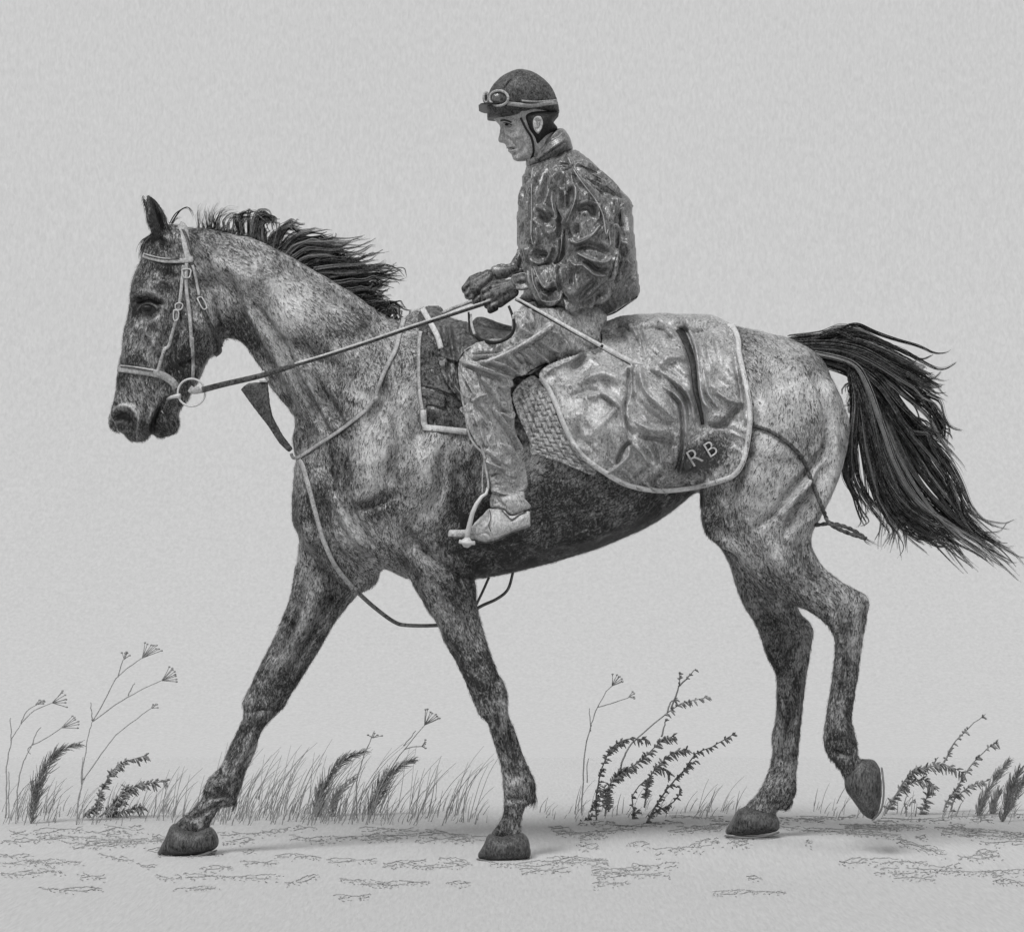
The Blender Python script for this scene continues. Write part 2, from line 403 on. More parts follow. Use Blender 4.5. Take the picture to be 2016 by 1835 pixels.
def make_sky():
    prof = [(BACK + RAD * math.sin(a), RAD * (1 - math.cos(a))) for a in [math.pi / 2 * i / 24 for i in range(25)]]
    prof += [(BACK + RAD, RAD + k) for k in (2, 5, 9, 14)]
    xs = np.linspace(-40, 40, 60); w = len(xs)
    v = [(x, y, z) for (y, z) in prof for x in xs]
    f = [(j * w + i, j * w + i + 1, (j + 1) * w + i + 1, (j + 1) * w + i) for j in range(len(prof) - 1) for i in range(w - 1)]
    me = bpy.data.meshes.new('sky'); me.from_pydata(v, [], f); me.update()
    tag(link('sky', me, M['sky']), kind='structure')
make_ground(); make_sky()

# ------------------------------------------------------------------ the horse
head = [(369, 447), (341, 442), (310, 452), (286, 472), (279, 497), (277, 515), (269, 531), (259, 563), (255, 603), (247, 643), (241, 685), (236, 705), (232, 735), (226, 775), (219, 803),
        (211, 825), (213, 841), (223, 849), (241, 854), (249, 863), (259, 871), (273, 873), (289, 867), (297, 853), (304, 860), (313, 865), (331, 859), (347, 852), (355, 839), (355, 826),
        (352, 815), (361, 799), (374, 785), (378, 773), (387, 757), (395, 742), (407, 714), (415, 704), (427, 699), (437, 681), (446, 660), (452, 630), (450, 590), (440, 545), (425, 500), (405, 465)]
neck = [(345, 445), (369, 447), (420, 452), (484, 467), (516, 481), (554, 499), (592, 517), (624, 537), (652, 555), (684, 575), (720, 599), (764, 625), (800, 640), (840, 660), (850, 760), (800, 900),
        (720, 1000), (640, 1000), (600, 940), (582, 900), (576, 865), (581, 832), (575, 815), (560, 797), (530, 761), (516, 731), (501, 709), (485, 685), (469, 671), (449, 667), (430, 660), (400, 600), (370, 520)]
trunk = [(764, 628), (790, 632), (815, 612), (850, 606), (900, 630), (1000, 652), (1100, 656), (1200, 645), (1300, 638), (1400, 636), (1450, 643), (1492, 652), (1523, 659), (1560, 668), (1595, 684), (1621, 712), (1640, 752),
         (1658, 789), (1670, 826), (1671, 851), (1660, 895), (1620, 960), (1540, 1010), (1450, 1010), (1385, 975), (1366, 973), (1345, 990), (1290, 1030), (1200, 1072), (1100, 1105), (1011, 1128), (936, 1141), (870, 1142), (807, 1141), (768, 1125), (752, 1122),
         (740, 1151), (706, 1168), (670, 1150), (630, 1110), (601, 1081), (586, 1053), (575, 1025), (573, 995), (578, 945), (582, 911), (600, 860), (640, 760), (700, 660)]
near_fore = [(740, 700), (800, 690), (860, 760), (900, 860), (915, 960), (925, 1060), (936, 1135), (941, 1193), (955, 1249), (966, 1282), (979, 1319), (995, 1348), (1000, 1366), (1002, 1406), (1016, 1440), (1031, 1485), (1045, 1519), (1055, 1545),
             (1055, 1562), (1046, 1582), (1034, 1590), (1027, 1619), (1026, 1640), (1014, 1652), (985, 1652), (963, 1645), (979, 1622), (989, 1601), (992, 1577), (989, 1545), (984, 1503), (971, 1461), (958, 1421), (947, 1411), (931, 1382),
             (905, 1319), (877, 1269), (860, 1230), (832, 1185), (807, 1143), (795, 1100), (770, 1060), (720, 1040), (690, 990), (680, 900), (690, 800)]
off_fore = [(600, 1000), (700, 1000), (730, 1080), (720, 1150), (706, 1171), (664, 1221), (631, 1277), (599, 1329), (572, 1371), (562, 1391), (549, 1403), (527, 1424), (514, 1445), (504, 1477), (493, 1500), (483, 1524), (475, 1553), (467, 1574),
            (456, 1590), (438, 1590), (422, 1609), (414, 1627), (400, 1640), (370, 1640), (339, 1626), (375, 1595), (396, 1572), (401, 1551), (411, 1530), (435, 1506), (451, 1469), (467, 1437), (479, 1408), (479, 1382), (485, 1363), (501, 1334), (514, 1305), (541, 1250), (549, 1230), (569, 1179), (580, 1123), (588, 1085)]
near_hind = [(1400, 760), (1480, 700), (1560, 690), (1610, 720), (1640, 752), (1658, 789), (1672, 826), (1673, 851), (1667, 891), (1652, 943), (1627, 999), (1606, 1035), (1598, 1060), (1603, 1088), (1624, 1118), (1662, 1148), (1700, 1167), (1711, 1179), (1713, 1191), (1707, 1220), (1700, 1263), (1694, 1300), (1688, 1343), (1681, 1391),
             (1679, 1420), (1685, 1446), (1690, 1473), (1690, 1492), (1715, 1500), (1705, 1520), (1668, 1540), (1661, 1530), (1649, 1511), (1630, 1487), (1622, 1463), (1622, 1434), (1628, 1391), (1637, 1338), (1641, 1299), (1642, 1263), (1636, 1245), (1623, 1225), (1595, 1206), (1568, 1194), (1535, 1177), (1499, 1151), (1470, 1122), (1446, 1093), (1419, 1079),
             (1393, 1055), (1382, 1033), (1379, 1004), (1376, 975), (1380, 900)]
off_hind = [(1400, 900), (1520, 860), (1600, 950), (1600, 1050), (1560, 1130), (1573, 1201), (1590, 1220), (1602, 1237), (1602, 1254), (1595, 1290), (1591, 1319), (1585, 1362), (1580, 1410), (1575, 1458), (1570, 1518), (1569, 1557), (1561, 1576), (1546, 1592), (1530, 1592), (1526, 1604), (1510, 1612), (1470, 1612), (1452, 1598), (1474, 1581), (1491, 1561), (1505, 1535),
            (1517, 1499), (1523, 1444), (1528, 1386), (1528, 1343), (1525, 1324), (1508, 1290), (1496, 1254), (1484, 1225), (1465, 1196), (1448, 1155), (1436, 1115), (1419, 1080), (1395, 1030)]
ear = H1([(620, 290), (690, 320), (760, 390), (805, 470), (835, 560), (850, 660), (840, 740), (800, 765), (740, 730), (680, 650), (640, 580), (630, 470), (620, 380), (645, 350)])
ear_far = H1([(562, 276), (600, 310), (630, 370), (680, 470), (760, 600), (780, 720), (700, 700), (640, 500), (600, 390)])

def lin(a, b, va, vb):
    """depth that slides from va to vb along the line a-b"""
    a = np.array(a, float); b = np.array(b, float); d = b - a; L = d @ d
    def f(X, Y): t = np.clip(((X - a[0]) * d[0] + (Y - a[1]) * d[1]) / L, 0, 1); t = t * t * (3 - 2 * t); return va + (vb - va) * t
    return f
NF, OF, NH, OH = -.125, .125, -.15, .17
parts = [inflate(head, .80), inflate(neck, .62), inflate(trunk, .92, wmax=.285),
         inflate(near_fore, .62, lin((800, 900), (860, 1200), -.14, NF)), inflate(off_fore, .66, lin((640, 1050), (620, 1200), .10, OF)),
         inflate(near_hind, .62, lin((1500, 900), (1560, 1150), -.13, NH)), inflate(off_hind, .7, OH),
         inflate(ear, .8, -.055), inflate(ear_far, 1.1, .055)]
bv, bf = join_np(parts)
body_me = remesh(mesh_np('horse_body', bv, bf), .0058, 9, .5)
HS = []
def g(a, w, pts): HS.append((a, w, pts))
# neck and crest
g(9, 13, [(465, 590), (484, 613), (524, 663), (548, 703), (604, 801), (632, 845)]); g(-9, 7, [(500, 605), (545, 660), (584, 739), (612, 781), (632, 825), (648, 852)])
g(-8, 7, [(616, 741), (650, 797), (672, 835)]); g(6, 9, [(590, 720), (630, 790), (655, 835)]); g(8, 10, [(484, 476), (554, 508), (624, 548), (684, 586), (750, 630)])
g(-7, 8, [(560, 530), (624, 558), (664, 592), (730, 640)]); g(-8, 18, [(440, 560), (480, 640), (520, 720), (570, 790)]); g(8, 26, [(560, 600), (640, 680), (720, 740)]); g(-6, 20, [(560, 680), (620, 700), (690, 730)])
g(7, 16, [(400, 500), (470, 540), (540, 570)]); g(-6, 10, [(380, 560), (420, 560), (470, 590)]); g(-8, 12, [(448, 545), (462, 600), (470, 650)])
# shoulder, chest, elbow
g(-10, 8, [(678, 865), (680, 945), (686, 995), (704, 1045)]); g(-11, 9, [(694, 1001), (734, 991), (772, 975)]); g(-8, 9, [(778, 850), (774, 905), (764, 945)])
g(9, 22, [(726, 830), (724, 900), (722, 960)]); g(8, 18, [(800, 760), (790, 860), (800, 950)]); g(7, 26, [(850, 880), (840, 940), (850, 990)]); g(-9, 8, [(818, 1011), (802, 1050), (804, 1080)])
g(-9, 8, [(807, 1062), (860, 1107), (930, 1135)]); g(9, 9, [(657, 980), (692, 1039), (731, 1084)]); g(-8, 5, [(689, 1005), (731, 1073)]); g(-9, 8, [(636, 997), (650, 1062), (676, 1100)]); g(8, 9, [(594, 983), (603, 1034), (622, 1075)])
g(-8, 12, [(820, 860), (850, 830), (900, 870)]); g(-7, 10, [(870, 900), (865, 960), (840, 1010)]); g(-9, 9, [(752, 760), (740, 800), (715, 850)]); g(-6, 14, [(640, 900), (650, 960)]); g(8, 14, [(815, 1090), (850, 1140), (880, 1200)])
g(-6, 12, [(900, 900), (905, 980), (880, 1040)])
# belly and flank
g(-8, 16, [(1300, 985), (1340, 960), (1385, 930)]); g(7, 20, [(1000, 1060), (1120, 1060), (1240, 1020)])
# thigh and rump
g(-11, 8, [(1600, 737), (1621, 789), (1633, 839), (1627, 882), (1596, 922), (1553, 974), (1523, 1014), (1490, 1040)]); g(-10, 7, [(1618, 925), (1590, 970), (1569, 998), (1547, 1051)])
g(8, 9, [(1604, 935), (1580, 965), (1540, 1010)]); g(8, 10, [(1640, 850), (1640, 920), (1612, 990), (1590, 1030)]); g(9, 40, [(1540, 760), (1560, 820), (1560, 870)]); g(9, 30, [(1500, 900), (1480, 980)]); g(-8, 14, [(1410, 1000), (1420, 1050), (1460, 1080)])
g(-7, 12, [(1445, 950), (1440, 1010), (1450, 1060)]); g(8, 16, [(1520, 1080), (1560, 1140)]); g(-7, 9, [(1580, 1060), (1590, 1100), (1620, 1150), (1650, 1180)]); g(-6, 12, [(1490, 720), (1500, 800)])
g(-7, 8, [(1650, 1190), (1665, 1230), (1668, 1290), (1660, 1360)]); g(5, 8, [(1690, 1190), (1686, 1230), (1680, 1300)]); g(6, 13, [(1655, 1430), (1658, 1460)]); g(-6, 6, [(1640, 1478), (1665, 1486)])
g(-7, 6, [(1544, 1372), (1561, 1405), (1549, 1434), (1539, 1494)]); g(6, 6, [(1540, 1395), (1532, 1440), (1528, 1490)]); g(5, 6, [(1572, 1330), (1568, 1400), (1558, 1480)]); g(-6, 8, [(1540, 1230), (1530, 1280)]); g(6, 12, [(1570, 1250), (1560, 1300)])
# forelegs
g(6, 5, [(985, 1345), (990, 1400), (994, 1450), (1012, 1500)]); g(-6, 4, [(1002, 1420), (1006, 1455), (1024, 1505)]); g(-5, 5, [(978, 1400), (986, 1450), (996, 1490)]); g(6, 10, [(1016, 1540), (1010, 1556)]); g(-5, 5, [(1000, 1572), (1030, 1574)])
g(6, 9, [(935, 1330), (955, 1350)]); g(-6, 10, [(900, 1160), (925, 1240), (950, 1300)]); g(6, 10, [(830, 1150), (880, 1230), (920, 1300)]); g(-5, 7, [(860, 1140), (900, 1230)])
g(7, 10, [(640, 1150), (600, 1230), (560, 1300), (530, 1350)]); g(-7, 6, [(660, 1160), (620, 1240), (575, 1320)]); g(-6, 6, [(600, 1140), (580, 1220), (545, 1290)]); g(6, 7, [(520, 1390), (500, 1440), (475, 1500), (455, 1540)]); g(-6, 4, [(510, 1430), (490, 1480), (465, 1525)])
g(-6, 5, [(500, 1400), (530, 1395)]); g(-6, 5, [(410, 1572), (450, 1568)]); g(6, 8, [(425, 1540), (440, 1552)]); g(-5, 5, [(380, 1610), (410, 1596), (440, 1580)])
# head
g(-9, 5, [(266, 594), (290, 586), (316, 596)]); g(6, 4, [(266, 586), (291, 576), (320, 590)]); g(-7, 7, [(268, 612), (272, 630), (280, 648)]); g(-6, 5, [(276, 622), (292, 628), (308, 620)]); g(7, 9, [(296, 560), (305, 575)]); g(-7, 9, [(320, 535), (335, 540)])
g(-8, 4, [(299, 858), (301, 835), (309, 815), (317, 801), (328, 786)]); g(6, 6, [(290, 850), (293, 830), (305, 800)]); g(7, 4, [(222, 812), (232, 801), (252, 799), (268, 812), (274, 835), (270, 850)]); g(-14, 10, [(238, 826), (252, 828)]); g(-8, 6, [(226, 826), (240, 818), (262, 822)])
g(7, 6, [(285, 650), (305, 680), (330, 700)]); g(-6, 6, [(270, 655), (262, 690)]); g(-7, 7, [(300, 640), (290, 690)]); g(-6, 6, [(325, 645), (312, 700)]); g(-6, 6, [(350, 650), (340, 700)]); g(10, 30, [(405, 620), (395, 660)]); g(-8, 6, [(360, 720), (385, 712), (410, 703)])
g(-6, 8, [(330, 720), (345, 750)]); g(-7, 4, [(262, 845), (275, 858)]); g(5, 6, [(325, 830), (335, 845)]); g(-8, 5, [(318, 470), (325, 485), (338, 478)]); g(-8, 4, [(306, 395), (318, 440), (326, 462)]); g(-6, 7, [(455, 560), (460, 620), (446, 670)])
fine = crinkle(200, 380, 1760, 1720, 30, 1.1, 1.7, 11, 2.0)
fine2 = crinkle(200, 380, 1760, 1720, 12, 1.9, .4, 17, 1.6)
displace(body_me, [bump_map([(a * 1.45, w, p) for a, w, p in HS], 200, 380, 1760, 1720), fine, fine2, crinkle(200, 380, 1760, 1720, 70, 1.3, 3.5, 23, 2.2)])

# coat tone: dark points (muzzle, ears, lower legs), as on a bay horse; body light and shade painted in as well
TS = [(320, 3, [(221, 808), (232, 800), (250, 798), (266, 810), (273, 832), (268, 848)]), (-300, 9, [(232, 818), (252, 822)]), (260, 4, [(282, 626), (296, 630), (312, 622), (318, 612)]), (-500, 6, [(278, 606), (292, 600), (306, 606), (292, 616), (278, 608)]), (180, 6, [(268, 580), (290, 572), (316, 580)]), (-350, 5, [(270, 604), (290, 594), (312, 604)]), (-300, 3, [(299, 858), (301, 835), (309, 815), (317, 801)])]
TONEMAP = bump_map(TS, 200, 380, 1760, 1720)
def coat_and_shade_tone(px, py, co):
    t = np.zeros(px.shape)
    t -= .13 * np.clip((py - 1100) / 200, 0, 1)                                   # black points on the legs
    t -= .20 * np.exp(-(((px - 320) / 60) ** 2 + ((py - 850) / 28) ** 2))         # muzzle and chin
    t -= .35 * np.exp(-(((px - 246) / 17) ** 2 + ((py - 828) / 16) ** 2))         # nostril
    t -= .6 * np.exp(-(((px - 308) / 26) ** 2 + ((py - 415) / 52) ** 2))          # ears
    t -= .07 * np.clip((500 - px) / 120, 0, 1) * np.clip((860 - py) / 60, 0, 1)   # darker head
    t -= .30 * np.clip((py - 900) / 130, 0, 1) * np.clip((px - 860) / 60, 0, 1) * np.clip((1430 - px) / 60, 0, 1) * np.clip((1200 - py) / 70, 0, 1)   # belly shade painted into the coat
    t += .13 * np.clip((px - 1440) / 60, 0, 1) * np.clip((1200 - py) / 150, 0, 1) # lighter quarters, highlight painted in
    t += .10 * np.exp(-(((px - 740) / 130) ** 2 + ((py - 870) / 150) ** 2))  # shoulder highlight painted into the tone
    t += .12 * np.exp(-(((px - 560) / 130) ** 2 + ((py - 560) / 70) ** 2))  # light along the crest, painted the same way
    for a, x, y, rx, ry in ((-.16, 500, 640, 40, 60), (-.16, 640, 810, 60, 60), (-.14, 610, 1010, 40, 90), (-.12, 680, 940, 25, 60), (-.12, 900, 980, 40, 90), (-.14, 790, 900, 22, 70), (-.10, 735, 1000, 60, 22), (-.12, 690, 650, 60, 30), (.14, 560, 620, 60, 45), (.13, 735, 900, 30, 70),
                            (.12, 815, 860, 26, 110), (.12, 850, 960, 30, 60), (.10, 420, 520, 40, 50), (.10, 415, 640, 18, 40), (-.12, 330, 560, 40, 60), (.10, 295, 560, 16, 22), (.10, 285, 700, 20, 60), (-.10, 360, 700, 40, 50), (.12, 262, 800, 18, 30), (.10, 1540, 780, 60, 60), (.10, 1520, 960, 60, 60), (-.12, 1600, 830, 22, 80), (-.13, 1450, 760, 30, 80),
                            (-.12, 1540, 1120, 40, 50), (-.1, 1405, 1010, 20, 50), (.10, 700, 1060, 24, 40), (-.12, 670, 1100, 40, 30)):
        t += a * np.exp(-(((px - x) / rx) ** 2 + ((py - y) / ry) ** 2))  # soft blobs paint light and shade on neck, shoulder and rump
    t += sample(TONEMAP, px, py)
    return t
set_tone(body_me, lambda a, b, c: 1.35 * coat_and_shade_tone(a, b, c))
horse = empty('horse', P(900, 1690, 0) * 1.0, 'dappled thoroughbred horse walking left with flowing tail, ridden under saddle and blanket', 'horse')
horse.location.z = 0
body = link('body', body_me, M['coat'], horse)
hb = bvh_of([body])

# short coat: every hair a sliver lying along the growth direction, denser where coat tone or painted shade is darker
FLOW = [(300, 520, 90), (260, 650, 98), (320, 700, 95), (380, 620, 85), (250, 800, 70), (330, 830, 60), (430, 520, 40), (520, 560, 40), (640, 600, 42), (760, 660, 55), (480, 660, 58), (560, 740, 58), (640, 800, 62), (700, 740, 75), (600, 900, 80), (640, 1000, 72),
        (740, 860, 95), (740, 960, 100), (820, 780, 100), (840, 900, 100), (850, 1000, 110), (700, 1060, 50), (600, 1030, 75), (620, 1150, 112), (560, 1280, 116), (490, 1420, 108), (440, 1540, 118), (380, 1620, 130), (850, 1150, 60), (920, 1280, 65), (970, 1400, 72), (1015, 1520, 75), (1010, 1620, 95),
        (980, 1080, 160), (1100, 1050, 165), (1200, 1020, 160), (1320, 960, 150), (1480, 700, 70), (1560, 760, 85), (1620, 840, 100), (1500, 900, 110), (1420, 1000, 100), (1540, 1000, 125), (1580, 1080, 100), (1500, 1100, 45), (1600, 1160, 40), (1670, 1220, 95), (1665, 1350, 98), (1655, 1460, 90), (1500, 1220, 65), (1560, 1300, 95), (1550, 1450, 95), (1500, 1570, 130)]
def coat_hairs(name, mat, count, length, width, seed, keep, lift=.003):
    rs = np.random.RandomState(seed); me = body_me; n = len(me.vertices)
    co = np.zeros(n * 3, np.float32); me.vertices.foreach_get('co', co); co = co.reshape(-1, 3).astype(float)
    no = np.zeros(n * 3, np.float32); me.vertices.foreach_get('normal', no); no = no.reshape(-1, 3).astype(float)
    i = rs.randint(0, n, count); p = co[i] + rs.uniform(-.003, .003, (count, 3)); q = no[i]
    px, py = px_of(p); k = keep(px, py, p, rs); p, q, px, py = p[k], q[k], px[k], py[k]; m = len(p)
    F = np.array(FLOW, float); a = np.radians(F[:, 2]); sx, sy = np.zeros(m), np.zeros(m)
    for (fx, fy, _), an in zip(F, a):
        w = 1 / (((px - fx) ** 2 + (py - fy) ** 2) ** 1.5 + 400); sx += w * np.cos(2 * an); sy += w * np.sin(2 * an)
    an = np.arctan2(sy, sx) / 2 + rs.normal(0, .22, m) + .35 * np.sin(px * .05 + 2 * np.sin(py * .031)) * .6
    d = np.stack([np.cos(an), np.zeros(m), -np.sin(an)], 1); d *= np.where(d[:, 2] > 0, -1, 1)[:, None]
    d -= q * (d * q).sum(1)[:, None]; d /= np.linalg.norm(d, axis=1)[:, None] + 1e-6
    s = np.cross(q, d); L = length * rs.uniform(.5, 1.4, m)[:, None]; W = width * rs.uniform(.6, 1.3, m)[:, None]
    v = np.stack([p + q * .0006 - s * W / 2, p + q * .0006 + s * W / 2, p + q * lift * rs.uniform(.5, 1.2, m)[:, None] + d * L + s * rs.normal(0, .0012, (m, 1))], 1).reshape(-1, 3)
    o_ = link(name, mesh_np(name, v, np.arange(3 * m).reshape(-1, 3)), mat, horse); tag(o_, kind='stuff')
nz = crinkle(200, 380, 1760, 1720, 26, 1.2, 1000, 91, 1.8)
def bare(px, py): return (((px - 291) / 24) ** 2 + ((py - 607) / 14) ** 2 > 1) & (((px - 246) / 15) ** 2 + ((py - 828) / 14) ** 2 > 1)
def keep_dark(px, py, p, rs): return bare(px, py) & (rs.rand(len(px)) < np.clip(.60 - 1.9 * coat_and_shade_tone(px, py, p) + .35 * sample(nz, px, py), .12, 1))
def keep_pale(px, py, p, rs): return bare(px, py) & (rs.rand(len(px)) < np.clip(.24 + 2.0 * coat_and_shade_tone(px, py, p), .02, 1))  # pale hairs gather on the painted highlights
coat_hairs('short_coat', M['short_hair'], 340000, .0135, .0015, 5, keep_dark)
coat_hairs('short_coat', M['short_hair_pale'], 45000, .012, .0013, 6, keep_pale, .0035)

# hooves, each with its steel shoe
def hoof(poly, shoe, Yc, w):
    me = remesh(mesh_np('hoof', *inflate(poly, 1.0, Yc, st=1.6, wmax=w)), .004, 4)
    h = link('hoof', me, M['hoof'], horse)
    mb = MB(); pts = spline(shoe, 5)
    front = [P(x, y, Yc - w * .96 * math.sin(math.pi * i / (len(pts) - 1)) ** .5) for i, (x, y) in enumerate(pts)]
    back = [P(x, y, Yc + w * .96 * math.sin(math.pi * i / (len(pts) - 1)) ** .5) for i, (x, y) in enumerate(pts)]
    mb.tube(front + back[::-1][1:-1] + [front[0]], .0034, n=6); s = mb.build('horseshoe', M['shoe'])
    s.parent = h; s.matrix_parent_inverse = Matrix.Translation(horse.location).inverted() @ Matrix.Identity(4)
    s.matrix_parent_inverse = h.matrix_parent_inverse.copy() if False else Matrix.Identity(4)
    return h
hoof([(340, 1620), (362, 1630), (390, 1634), (412, 1626), (424, 1636), (430, 1651), (426, 1670), (388, 1681), (348, 1684), (312, 1682), (311, 1676), (324, 1651)], [(311, 1684), (348, 1687), (388, 1685), (426, 1674)], OF, .058)
hoof([(963, 1640), (985, 1645), (1010, 1640), (1028, 1638), (1039, 1648), (1044, 1664), (1043, 1688), (1018, 1693), (979, 1694), (940, 1688), (952, 1662)], [(940, 1691), (979, 1698), (1018, 1698), (1044, 1690)], NF, .058)
hoof([(1453, 1594), (1474, 1588), (1505, 1592), (1525, 1600), (1534, 1614), (1532, 1634), (1505, 1641), (1467, 1644), (1428, 1641), (1438, 1619)], [(1428, 1645), (1467, 1649), (1505, 1646), (1533, 1638)], OH, .058)
hoof([(1690, 1494), (1717, 1494), (1726, 1501), (1733, 1516), (1736, 1554), (1732, 1590), (1722, 1611), (1712, 1612), (1697, 1602), (1681, 1579), (1665, 1556), (1662, 1530), (1672, 1510)], [(1718, 1614), (1735, 1593), (1740, 1554), (1736, 1512)], NH, .05)

# eye
mb = MB(); ec = hit(hb, 291, 607, .0); mb.ball(ec + Vector((0, -.003, 0)), .0155, (1.2, .7, .68), 16, 12); eye = mb.build('eye', M['black'], horse)
mb = MB(); mb.tube([hit(hb, x, y, .004) for x, y in spline([(270, 613), (278, 603), (292, 598), (306, 603), (310, 610)], 4)], .0035, n=6)
mb.build('eyelid', M['leather_dark'], horse)

# hair: strands follow hand-set guides, each a tapered lock
def locks(mb, guides, per, spread, Yc=0.0, Ys=.03, r=.0022, seed=1, n=6, taper=.15, tipspread=1.6, wave=0.0, cutmin=.72, clumps=0, cspread=2.2):
    rr = random.Random(seed)
    for gi, gd in enumerate(guides):
        base = spline(gd, n); L = len(base); C = None
        for k in range(per):
            if clumps:
                if k % clumps == 0: C = (rr.gauss(0, spread), rr.gauss(0, spread), rr.gauss(0, Ys), rr.uniform(cutmin, 1), rr.uniform(0, 6.28), rr.uniform(2, 4), wave * rr.uniform(.4, 1.2), rr.choice((-.35, -.25, -.1, .1, .5)))
                ox, oy, dy = C[0] + rr.gauss(0, cspread), C[1] + rr.gauss(0, cspread), C[2] + rr.gauss(0, .006); cut = C[3] * rr.uniform(.93, 1); ph, fr, wv = C[4], C[5], C[6]; mb.cur = C[7] + rr.uniform(-.15, .15)
            else:
                ox, oy = rr.gauss(0, spread), rr.gauss(0, spread); dy = rr.gauss(0, Ys)
                cut = rr.uniform(cutmin, 1.0); ph = rr.uniform(0, 6.28); fr = rr.uniform(2, 5); wv = wave * rr.uniform(.3, 1); mb.cur = rr.choice((-.35, -.3, -.2, -.1, .0, .15, .75))
            pts = []; m = max(4, int(L * cut))
            for i in range(m):
                t = i / (L - 1); s = .3 + t * tipspread
                if clumps: q = 1 - .75 * (i / (m - 1)) ** 2; dx_, dy_ = C[0] * s + (ox - C[0]) * q, C[1] * s + (oy - C[1]) * q
                else: dx_, dy_ = ox * s, oy * s
                pts.append(P(base[i][0] + dx_ + wv * t * math.sin(ph + fr * t * 6), base[i][1] + dy_ + wv * t * math.cos(ph + fr * t * 6), Yc + dy * (.4 + .8 * t)))
            mb.tube(pts, r * rr.uniform(.7, 1.4), r * taper, n=3, cap=False)
tail_g = [L_(q) for q in [
    [(220, 222), (420, 205), (560, 165), (700, 215), (900, 300), (1040, 380), (1120, 365), (1165, 315)],
    [(240, 232), (460, 215), (620, 210), (800, 290), (960, 380), (1060, 440), (1140, 425)],
    [(250, 240), (500, 235), (750, 310), (950, 430), (1080, 480), (1150, 490)],
    [(300, 255), (560, 270), (800, 380), (980, 490), (1080, 580), (1190, 615)],
    [(300, 260), (550, 290), (800, 400), (1000, 560), (1110, 650), (1170, 780), (1235, 850), (1245, 950)],
    [(320, 280), (550, 320), (750, 440), (900, 620), (1020, 760), (1130, 800), (1200, 900), (1290, 1040), (1330, 1200)],
    [(320, 280), (560, 320), (760, 450), (900, 640), (1040, 820), (1180, 1000), (1270, 1150), (1340, 1310), (1450, 1430), (1600, 1470), (1690, 1415)],
    [(340, 290), (560, 340), (720, 460), (860, 700), (1000, 900), (1120, 1100), (1260, 1300), (1400, 1430), (1560, 1540), (1660, 1550)],
    [(340, 290), (580, 350), (720, 480), (830, 720), (930, 950), (1060, 1150), (1240, 1340), (1420, 1480), (1580, 1600), (1680, 1690)],
    [(350, 300), (600, 370), (710, 520), (800, 780), (880, 1020), (1000, 1220), (1200, 1390), (1380, 1500), (1530, 1620), (1600, 1680)],
    [(350, 300), (600, 380), (700, 550), (780, 850), (850, 1080), (980, 1290), (1180, 1440), (1340, 1560), (1470, 1700)],
    [(350, 300), (600, 385), (690, 580), (750, 880), (830, 1130), (960, 1340), (1120, 1460), (1220, 1500), (1380, 1670)],
    [(600, 390), (680, 600), (730, 900), (800, 1140), (930, 1340), (1080, 1450), (1190, 1490), (1270, 1610)],
    [(340, 300), (520, 345), (620, 390), (700, 600), (760, 850), (860, 1100), (960, 1290), (1100, 1440)]]]
tail_w = [L_(q) for q in [
    [(600, 390), (650, 600), (700, 900), (760, 1150), (830, 1350), (905, 1480), (870, 1630)],
    [(600, 395), (670, 650), (720, 950), (790, 1200), (880, 1350), (930, 1440), (930, 1570)],
    [(600, 395), (650, 650), (690, 950), (740, 1200), (830, 1330), (870, 1450), (810, 1590)],
    [(600, 400), (640, 600), (620, 850), (640, 1050), (720, 1230), (820, 1400), (780, 1570)],
    [(600, 400), (620, 620), (590, 860), (570, 1080), (650, 1250), (690, 1360), (640, 1440)],
    [(600, 400), (640, 620), (610, 860), (600, 1080), (680, 1260), (740, 1390)],
    [(600, 400), (630, 520), (600, 620), (570, 670)], [(600, 400), (595, 480), (540, 575)], [(1060, 560), (1150, 700), (1190, 790), (1100, 820), (1000, 800)]]]
mb = MB(True); locks(mb, tail_g, 170, 13, .0, .035, .0019, 3, 6, .12, 1.0, 6, .74, 12, 3.2)
locks(mb, tail_w, 60, 5, .0, .03, .0016, 5, 6, .12, .9, 7, .9, 10, 2.2)
dock = inflate(L_([(180, 205), (300, 215), (420, 215), (560, 250), (640, 330), (600, 385), (520, 350), (430, 345), (330, 300), (200, 280)]), .7, 0, st=2)
tag(mb.build('tail', M['hair'], horse), kind='stuff')
dk = link('dock', remesh(mesh_np('dock', *dock), .005, 4), M['hair'], horse)
